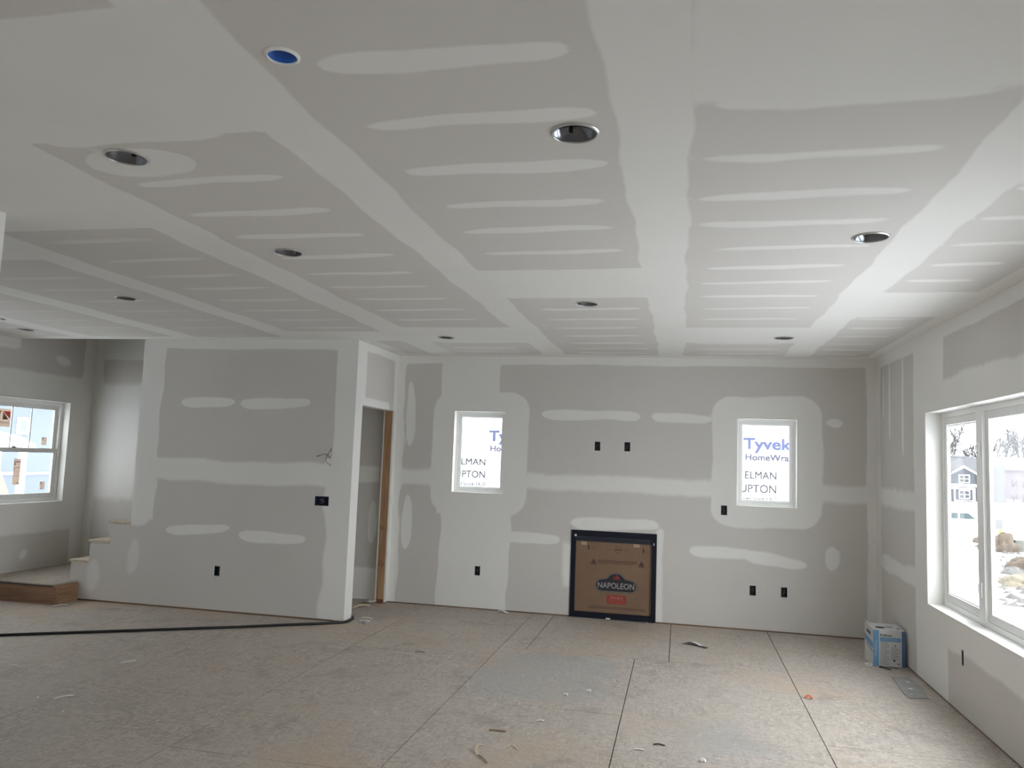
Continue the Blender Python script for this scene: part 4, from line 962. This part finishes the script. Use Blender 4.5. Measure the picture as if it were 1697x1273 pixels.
# crumbs
proto = None
rs = random.Random(11)
spots = [(-1.60, 4.79), (-1.645, 4.64), (1.48, 6.28), (1.30, 5.56), (1.25, 5.22), (.62, 5.51), (.59, 5.97), (-.147, 5.343)]
while len(spots) < 46:
    x_, y_ = rs.uniform(-4.6, 1.6), rs.uniform(4.2, 8.2)
    if x_ < -2.9 and y_ > 6.6+ (x_+4)*.5: continue
    if x_ > 1.45 and 6.2 < y_: continue
    spots.append((x_, y_))
for i in range(16): spots.append((XR-rs.uniform(.012, .05), rs.uniform(4.6, 7.2)))
for i in range(12): spots.append((rs.uniform(-3.0, 1.5), D-rs.uniform(.015, .05)))
for i, (x_, y_) in enumerate(spots):
    if proto is None:
        bm = bmesh.new(); bmesh.ops.create_icosphere(bm, subdivisions=1, radius=.009)
        for v_ in bm.verts: v_.co = Vector((v_.co.x*rs.uniform(.7, 1.3), v_.co.y*rs.uniform(.7, 1.3), max(-.004, v_.co.z*rs.uniform(.4, .9))+.004))
        me = bpy.data.meshes.new('gypsum_crumb'); bm.to_mesh(me); bm.free(); me.materials.append(MAT_S['white'])
        proto = bpy.data.objects.new('gypsum_crumb', me); c = proto
    else: c = proto.copy()
    COL.objects.link(c); c.location = (x_, y_, .0005); c.rotation_euler = (0, 0, rs.uniform(0, 6)); s_ = rs.uniform(.4, 1.0); c.scale = (s_, s_*rs.uniform(.6, 1), s_)
    if i < 46: tag(c, 'tiny pale gypsum crumb out on the open worn subfloor', 'crumb', 'gypsum crumbs on the open subfloor')
    elif i < 62: tag(c, 'tiny pale gypsum crumb along the foot of the right wall', 'crumb', 'gypsum crumbs along the right wall')
    else: tag(c, 'tiny pale gypsum crumb along the foot of the back wall', 'crumb', 'gypsum crumbs along the back wall')

# ================================================================== outside
MAT_SNOW = simple('snow', (.86, .875, .90), .8, bump=.3, bscale=1.5)
def gz(t_):
    return float(np.interp(t_, [-400, 36, 60, 66, 85, 100, 130, 400], [-.6, -.6, -1.32, -2.8, -2.8, -2.3, -2.15, -2.6]))
V = []; Fc = []
ts = list(np.linspace(-120, 30, 12)) + list(np.linspace(33, 130, 50)) + [160, 220, 400]
ss = list(np.linspace(-160, 160, 33)); dv = Vector((.31, .951, 0)); sv = Vector((.951, -.31, 0))
for t_ in ts:
    for s__ in ss:
        p = dv*t_+sv*s__; V.append((p.x, p.y, gz(t_)))
ns = len(ss)
for i in range(len(ts)-1):
    for j in range(ns-1): a = i*ns+j; Fc.append((a, a+1, a+ns+1, a+ns))
g_ = link('snow_ground', V, Fc, MAT_SNOW); g_['kind'] = 'structure'
def at(px_u, t_, z): return dv*t_*1.0 + Vector((0, 0, z))
def dirp(az, t_): # az = x component of unit ground direction
    return Vector((az*t_, math.sqrt(1-az*az)*t_, 0))

# neighbour house wrapped in white house wrap, seen through both back windows
MAT_WRAP = simple('white_house_wrap', (.80, .81, .82), .55, noise=.02, nscale=2)
NY = 12.5
t = thing('wrapped_house', 'neighbouring house under white printed house wrap, close behind the back windows', 'house', (-3.2, NY+4, -.6))
m = MB(); m.box(-9, NY, -.6, 2.75, NY+8, 5.2); wl = part('wrapped_wall', m, MAT_WRAP, t)
m = MB(); m.poly([(-9.4, NY-.4, 5.1), (-9.4, NY+8.4, 5.1), (-9.4, NY+4, 7.6)], (12.55, 0, 0)); part('roof', m, simple('roof_shingle', (.10, .10, .11), .8), t)
MAT_TY = simple('wrap_blue_print', (.045, .055, .125), .6); MAT_HW = simple('wrap_grey_print', (.03, .03, .06), .6); MAT_TH = simple('wrap_thin_print', (.02, .02, .025), .6)
for tx in (-3.06, .93):
    TXT_THICK[0] = .004; vs, fs = text_mesh('Tyvek', .235, (tx, NY-.002, 1.905), (1, 0, 0), (0, 0, 1), .001, 'LEFT', .004, sx=1.18); link('wrap_lettering', vs, fs, MAT_TY, wl)
    TXT_THICK[0] = .004; vs, fs = text_mesh('HomeWrap', .132, (tx+.02, NY-.002, 1.735), (1, 0, 0), (0, 0, 1), .001, 'LEFT', 0, sx=1.1); link('wrap_lettering', vs, fs, MAT_HW, wl)
for rx, za, zb, zc, s1, s2 in ((-3.095, 1.502, 1.296, 1.166, .150, .085), (1.42, 1.455, 1.248, 1.131, .160, .080)):
    TXT_THICK[0] = .0022
    vs, fs = text_mesh('ELMAN', s1, (rx, NY-.002, za), (1, 0, 0), (0, 0, 1), .001, 'RIGHT', 0, sx=1.05 if rx < 0 else .92); link('wrap_lettering', vs, fs, MAT_TH, wl)
    vs, fs = text_mesh('UPTON', s1*1.08, (rx, NY-.002, zb), (1, 0, 0), (0, 0, 1), .001, 'RIGHT', 0, sx=.92 if rx < 0 else .92); link('wrap_lettering', vs, fs, MAT_TH, wl)
    TXT_THICK[0] = .0015; vs, fs = text_mesh('ned Since 1910', s2, (rx, NY-.002, zc), (1, 0, 0), (0, 0, 1), .001, 'RIGHT', 0); link('wrap_lettering', vs, fs, MAT_TH, wl)
TXT_THICK[0] = 0.
m = MB(); rs = random.Random(2)
for k in range(26):
    x_ = -4.0+k*.055; m.box(x_, NY-.002, 2.10+rs.uniform(-.006, .006), x_+.02+rs.uniform(0, .02), NY, 2.107)
for k in range(10):
    x_ = .6+k*.05; m.box(x_, NY-.002, 2.13, x_+.03, NY, 2.137)
part('wrap_seam', m, MAT_TH, wl)

# far grey-blue house
TH = 130.
def hz(y): return 1.62+TH*(.021-(y-756)*.000657)
C0 = dirp(.304, TH); e1 = Vector((.9527, -.304, 0)); e2 = Vector((.304, .9527, 0))
t = thing('grey_house', 'distant grey-blue house with white trimmed gable, seen through the wide window', 'house', (C0.x, C0.y, -2.15))
def hp(u_, dd, z): p = C0+e1*u_+e2*dd; return (p.x, p.y, z)
def hbox(m, u0_, u1_, d0, d1, z0_, z1_):
    pts = [hp(u0_, d0, z0_), hp(u1_, d0, z0_), hp(u1_, d1, z0_), hp(u0_, d1, z0_)]; m.poly(pts, (0, 0, z1_-z0_))
MS = simple('siding_grey_blue', (.050, .058, .070), .7); MT = simple('white_trim', (.80, .80, .80), .6); MR = simple('grey_roof', (.085, .085, .092), .8); MWn = simple('house_window', (.04, .042, .05), .3)
px = .078
m = MB(); hbox(m, -3.5, 1.25, 0, 5, -2.3, 2.0); m.poly([hp(-1.35, 0, 1.99), hp(1.25, 0, 1.99), hp(-.05, 0, 2.85)], tuple(e2*5)); part('siding_wall', m, MS, t)
m = MB(); m.poly([hp(-4, 1.5, 2.2), hp(2.9, 1.5, 1.6), hp(1.8, 4.5, 4.0), hp(.1, 4.5, 4.35), hp(-4, 4.5, 4.35)], (0, 0, .15)); hbox(m, -4, .0, 4, 8, 2, 4.35); hbox(m, 0, 5, 5, 8, -2.3, 3.3); part('roof', m, MR, t)
m = MB()
m.poly([hp(-1.65, -.35, 1.75), hp(-1.55, -.35, 2.05), hp(-.05, -.35, 3.05), hp(-.05, -.35, 2.70)], tuple(e2*5)); m.poly([hp(1.55, -.35, 1.75), hp(1.50, -.35, 2.02), hp(-.05, -.35, 3.05), hp(-.05, -.35, 2.70)], tuple(e2*5))
hbox(m, -3.5, 1.45, -.5, 0, .02, .42); hbox(m, -3.5, 1.3, -.5, 0, -.35, -.1)
for q in (-1.25, 1.18): hbox(m, q-.1, q+.1, -.45, -.25, -2.3, -.35)
hbox(m, .95, 1.3, -.06, 0, -2.2, -.3)
part('white_trim', m, MT, t)
for (z0_, z1_) in ((.55, 1.75), (-1.7, -.45)):
    m = MB(); hbox(m, -.75, .65, -.09, 0, z0_, z1_); wf = part('window', m, MT, t)
    m = MB()
    for a, b in ((-.62, -.10), (0, .52)):
        for c_z, d_z in ((z0_+.13, (z0_+z1_)/2-.04), ((z0_+z1_)/2+.04, z1_-.13)): hbox(m, a, b, -.11, -.08, c_z, d_z)
    part('pane', m, MWn, wf)
m = MB(); hbox(m, -1.1, 1.1, -.5, -.45, -1.95, -1.85); 
for q in np.linspace(-1.05, 1.05, 9): hbox(m, q-.03, q+.03, -.5, -.45, -2.2, -1.85)
part('porch_rail', m, MT, t)

# mauve building further right, its mirrored letters painting a reflection in the window glass
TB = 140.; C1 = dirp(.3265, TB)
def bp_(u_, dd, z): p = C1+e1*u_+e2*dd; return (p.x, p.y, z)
t = thing('mauve_building', 'long distant pinkish-mauve building with reflected lettering painted on, seen in the right sash of the wide window', 'building', (C1.x, C1.y, -2.4))
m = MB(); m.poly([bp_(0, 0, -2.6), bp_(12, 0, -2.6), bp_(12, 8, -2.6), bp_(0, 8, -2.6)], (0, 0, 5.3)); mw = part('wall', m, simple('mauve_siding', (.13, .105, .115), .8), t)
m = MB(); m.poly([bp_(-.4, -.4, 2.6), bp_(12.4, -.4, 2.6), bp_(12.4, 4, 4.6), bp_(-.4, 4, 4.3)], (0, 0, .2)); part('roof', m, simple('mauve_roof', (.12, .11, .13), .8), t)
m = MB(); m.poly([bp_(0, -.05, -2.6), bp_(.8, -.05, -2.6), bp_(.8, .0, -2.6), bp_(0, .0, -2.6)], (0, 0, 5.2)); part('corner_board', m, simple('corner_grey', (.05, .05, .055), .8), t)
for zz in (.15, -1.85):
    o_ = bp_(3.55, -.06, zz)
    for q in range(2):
        oo = Vector(o_)+e1*(q*1.35); vs, fs = text_mesh('N', 1.35, oo, -e1, (0, 0, 1), .01, 'LEFT', -.02, sx=.8); link('lettering', vs, fs, simple('reflected_letter', (.03, .025, .03), .8), mw)
m = MB()
for q in (.9, 2.0, 3.0): m.poly([bp_(q, -3, -2.4), bp_(q+.7, -3, -2.4), bp_(q+.7, -2, -2.4), bp_(q, -2, -2.4)], (0, 0, .75))
part('snowy_hedge', m, MAT_SNOW, t)

# bare trees
MAT_BARK = simple('bare_bark', (.035, .033, .036), .9)
def tree(pos, h, seed, label, spread=.45, twigs=6):
    rs = random.Random(seed); m = MB()
    def br(p, d, ln, r, lev):
        n = 3; pts = [p]; q = Vector(p)
        for k in range(n):
            d = (d+Vector((rs.uniform(-1, 1), rs.uniform(-1, 1), rs.uniform(-.3, .6)))*.12).normalized(); q = q+d*ln/n; pts.append(q.copy())
        m.tube(pts, [r*(1-.22*k) for k in range(n+1)], 4, caps=False)
        if lev == 0: return
        for k in range(3 if lev > 2 else 3):
            nd = (d*.8+Vector((rs.uniform(-1, 1), rs.uniform(-1, 1), rs.uniform(-.2, .7)))*spread*1.5).normalized()
            br(pts[-1] if k < 2 else pts[2], nd, ln*rs.uniform(.62, .82), r*.77, lev-1)
    br(Vector(pos), Vector((0, 0, 1)), h*.26, h*.017, 5)
    one('bare_tree', m, MAT_BARK, label, 'tree')
tree(dirp(.3045, 150)+Vector((0, 0, -2.3)), 16.5, 3, 'leafless tree standing behind the distant grey-blue house')
tree(dirp(.3325, 160)+Vector((0, 0, -2.3)), 16, 5, 'leafless tree behind the mauve building, nearer the window mullion')
tree(dirp(.3440, 160)+Vector((0, 0, -2.3)), 17, 9, 'leafless tree behind the mauve building, at the right edge of the photo')

# parked cars behind the snow bank
MAT_CARG = simple('car_glass', (.025, .045, .05), .5); MAT_TYRE = simple('tyre', (.03, .03, .03), .8)
def car(az, t_, label, rz):
    c0 = dirp(az, t_); zb = gz(t_)
    t = thing('parked_car', label, 'car', (c0.x, c0.y, zb), rz)
    def L2(name, mb, mat, par=t): return link(name, mb.v, mb.f, mat, par, local=True)
    m = MB(); prof = [(-2.2, .35), (-2.25, .75), (-1.5, .88), (-.9, 1.42), (.7, 1.45), (1.35, .95), (2.2, .82), (2.25, .35)]
    m.poly([(a, -.85, b) for a, b in prof], (0, 1.7, 0)); L2('car_body', m, simple('car_white', (.62, .66, .68), .4))
    m = MB()
    for sy in (-.87, .852):
        m.poly([(-1.3, sy, .92), (-.82, sy, 1.36), (-.12, sy, 1.38), (-.12, sy, .92)], (0, .018, 0)); m.poly([(.0, sy, .92), (.0, sy, 1.38), (.62, sy, 1.38), (1.12, sy, .95)], (0, .018, 0))
    L2('side_window', m, MAT_CARG)
    for wx in (-1.4, 1.4):
        for sy in (-.9, .72): m = MB(); m.tube([(wx, sy, .33), (wx, sy+.18, .33)], .33, 16); L2('wheel', m, MAT_TYRE)
car(.2985, 75, 'white car parked on the snowy street, seen through the wide window', math.atan2(-.304, .9527)+.05)

# dirt mound, concrete wall, stake, rocks and rubble
MAT_DIRT = simple('brown_dirt', (.085, .065, .048), .95, noise=.25, nscale=4, bump=.8, bscale=14)
def lump(name, c, sx_, sy_, sz_, mat, label, cat, seed, sub=3, group=None):
    bm = bmesh.new(); bmesh.ops.create_icosphere(bm, subdivisions=sub, radius=1); rs = np.random.RandomState(seed); ph = rs.rand(6)*6
    for v_ in bm.verts:
        p = v_.co; k = 1+.16*math.sin(3*p.x+ph[0])*math.cos(4*p.y+ph[1])+.10*math.sin(7*p.z+ph[2]+5*p.x)+.05*math.sin(13*p.y+ph[3]+9*p.x)
        v_.co = Vector((p.x*sx_*k, p.y*sy_*k, max(-.12*sz_, p.z*sz_*k)))
    me = bpy.data.meshes.new(name); bm.to_mesh(me); bm.free(); me.materials.append(mat)
    o = bpy.data.objects.new(name, me); COL.objects.link(o); o.location = c; o.rotation_euler = (0, 0, seed)
    tag(o, label, cat, group); return o
c = dirp(.335, 28.2); lump('dirt_mound', (c.x, c.y, -.6), .42, .6, .50, MAT_DIRT, 'steep brown dirt mound on the snow outside the wide window', 'dirt mound', 2, 4)
c = dirp(.3215, 31); lump('dirt_mound', (c.x, c.y, -.6), .40, .35, .22, MAT_DIRT, 'low dirt mound partly behind the window mullion', 'dirt mound', 5, 3)
c = dirp(.3545, 28.6); m = MB(); a = Vector(c); m.poly([(a.x-.28, a.y-.1, -.62), (a.x+3, a.y-1.1, -.62), (a.x+3, a.y-.9, -.62), (a.x-.28, a.y+.1, -.62)], (0, 0, .36))
one('concrete_wall', m, simple('grey_green_concrete', (.13, .14, .125), .8), 'low grey concrete foundation wall right of the dirt mound', 'concrete wall')
c = dirp(.3345, 28.0); t = thing('marker_stake', 'small yellow marker stake on top of the dirt mound', 'marker', (c.x, c.y, -.14))
m = MB(); m.tube([(c.x, c.y, -.14), (c.x, c.y, .0)], .012, 8); part('stake', m, MAT_RIM, t)
m = MB(); m.box(c.x-.045, c.y-.008, -.13, c.x+.045, c.y+.008, .055); part('flag', m, simple('yellow_flag', (.22, .20, .02), .6), t)
c = dirp(.3275, 44.5); m = MB(); m.box(c.x-.35, c.y-.3, gz(44)-.05, c.x+.35, c.y+.3, gz(44)+.42); one('concrete_block', m, simple('block_grey', (.14, .14, .14), .8), 'grey block standing on the snow left of the dirt mound', 'block')
MAT_ROCK = simple('snowy_rock', (.10, .095, .09), .9, noise=.3, nscale=5); MAT_ROCKT = simple('tan_clay', (.15, .13, .095), .9, noise=.2, nscale=5)
rocks = [(.3475, 19.6, .42, .30, .24, MAT_ROCKT, 'large tan clay boulder in the rubble below the dirt mound'), (.3555, 23.2, .5, .35, .30, MAT_DIRT, 'brown boulder at the right edge of the photo, below the concrete wall'),
         (.3445, 21.8, .22, .2, .17, MAT_ROCK, 'grey rock just above the tan clay boulder')]
for i, (az, t_, a, b, c_, mt, lb) in enumerate(rocks):
    c = dirp(az, t_); lump('boulder', (c.x, c.y, -.6), a, b, c_, mt, lb, 'boulder', i+20, 3)
# rubble: far too many clods to count
m = MB(); rs = random.Random(8)
def clod(m, x_, y_, z_, s_):
    n = len(m.v); k = 6; tp = (x_+rs.uniform(-.3, .3)*s_, y_+rs.uniform(-.3, .3)*s_, z_+s_*rs.uniform(.25, .6))
    for q in range(k):
        an = 2*math.pi*q/k; rr = s_*rs.uniform(.6, 1.1); m.v.append((x_+rr*math.cos(an), y_+rr*math.sin(an), z_-.02))
    m.v.append(tp)
    for q in range(k): m.f.append((n+q, n+(q+1) % k, n+k))
for k in range(1100):
    az = rs.uniform(.3335, .375) if rs.random() < .75 else rs.uniform(.285, .335); t_ = max(16.5, min(27.5, rs.gauss(22.5, 3.2))) if az > .3335 else rs.uniform(22, 42)
    if az > .3335 and math.sin(az*900+t_*1.7)*math.cos(t_*2.3-az*500) < -.25: continue
    if az < .335 and rs.random() < .55: continue
    c = dirp(az, t_); clod(m, c.x, c.y, gz(t_), rs.uniform(.03, .09) if rs.random() < .85 else rs.uniform(.10, .20))
o = link('dirt_rubble', m.v, m.f, MAT_ROCK); o['kind'] = 'stuff'; o['label'] = 'broken dirt clods and stones poking out of the snow outside the wide window'; o['category'] = 'rubble'
m = MB()
for off in (0, .55): 
    pts = [(dirp(.30+.07*k/10, 14.2-.15*k+off)) for k in range(11)]
    for a, b in zip(pts[:-1], pts[1:]):
        m.poly([(a.x, a.y, -.598), (b.x, b.y, -.598), (b.x, b.y+.05, -.598), (a.x, a.y+.05, -.598)], (0, 0, .012))
o = link('tyre_track', m.v, m.f, MAT_ROCK); tag(o, 'pair of dark wheel tracks across the snow close to the wide window', 'track')

# outside the left window
MBL = simple('pale_blue_siding', (.105, .125, .17), .7)
t = thing('blue_house', 'pale blue house outside the left double-hung window', 'house', (-29, 24, -.6))
m = MB(); m.box(-33, 14, -.6, -25, 36, 3.5)
part('wall', m, MBL, t)
m = MB(); m.poly([(-33.4, 13.6, 3.4), (-24.6, 13.6, 3.4), (-29, 13.6, 5.2)], (0, 22.8, 0)); part('roof', m, MR, t)
for (a, b, c_, d) in ((25.78, 2.0, 26.05, 2.42), (21.0, 1.2, 22.2, 2.6)):
    m = MB(); m.box(-24.999, a-.12, b-.12, -24.94, c_+.12, d+.12); wf = part('window', m, MT, t); m = MB(); m.box(-24.939, a, b, -24.93, c_, d); part('pane', m, simple('blue_pane', (.10, .12, .15), .3), wf)
m = MB(); m.box(-24.999, 14, .32, -24.95, 36, .42); part('white_trim', m, MT, t)
m = MB(); m.poly([(-25.0, 15.5, 1.32), (-25.0, 15.5, 1.95), (-25.0, 22.4, 1.93), (-25.0, 23.3, 1.80), (-25.0, 24.0, 1.52), (-25.0, 24.1, 1.32)], (2.5, 0, 0)); part('snow_covered_porch_roof', m, MAT_SNOW, t)
for q in (16.4, 18.9, 22.55, 23.63):
    m = MB(); m.box(-22.75, q-.09, -.6, -22.55, q+.09, 1.32); part('porch_post', m, MT, t)
m = MB(); m.poly([(-11.0, 10.3, -.6), (-11.0, 11.9, -.6), (-11.0, 11.32, .64), (-11.0, 11.02, 1.2), (-11.0, 10.3, 1.9)], (-.04, 0, 0))
one('plywood_sheet', m, simple('pale_plywood', (.26, .21, .17), .8), 'pale plywood sheet leaning outside the left window', 'plywood')
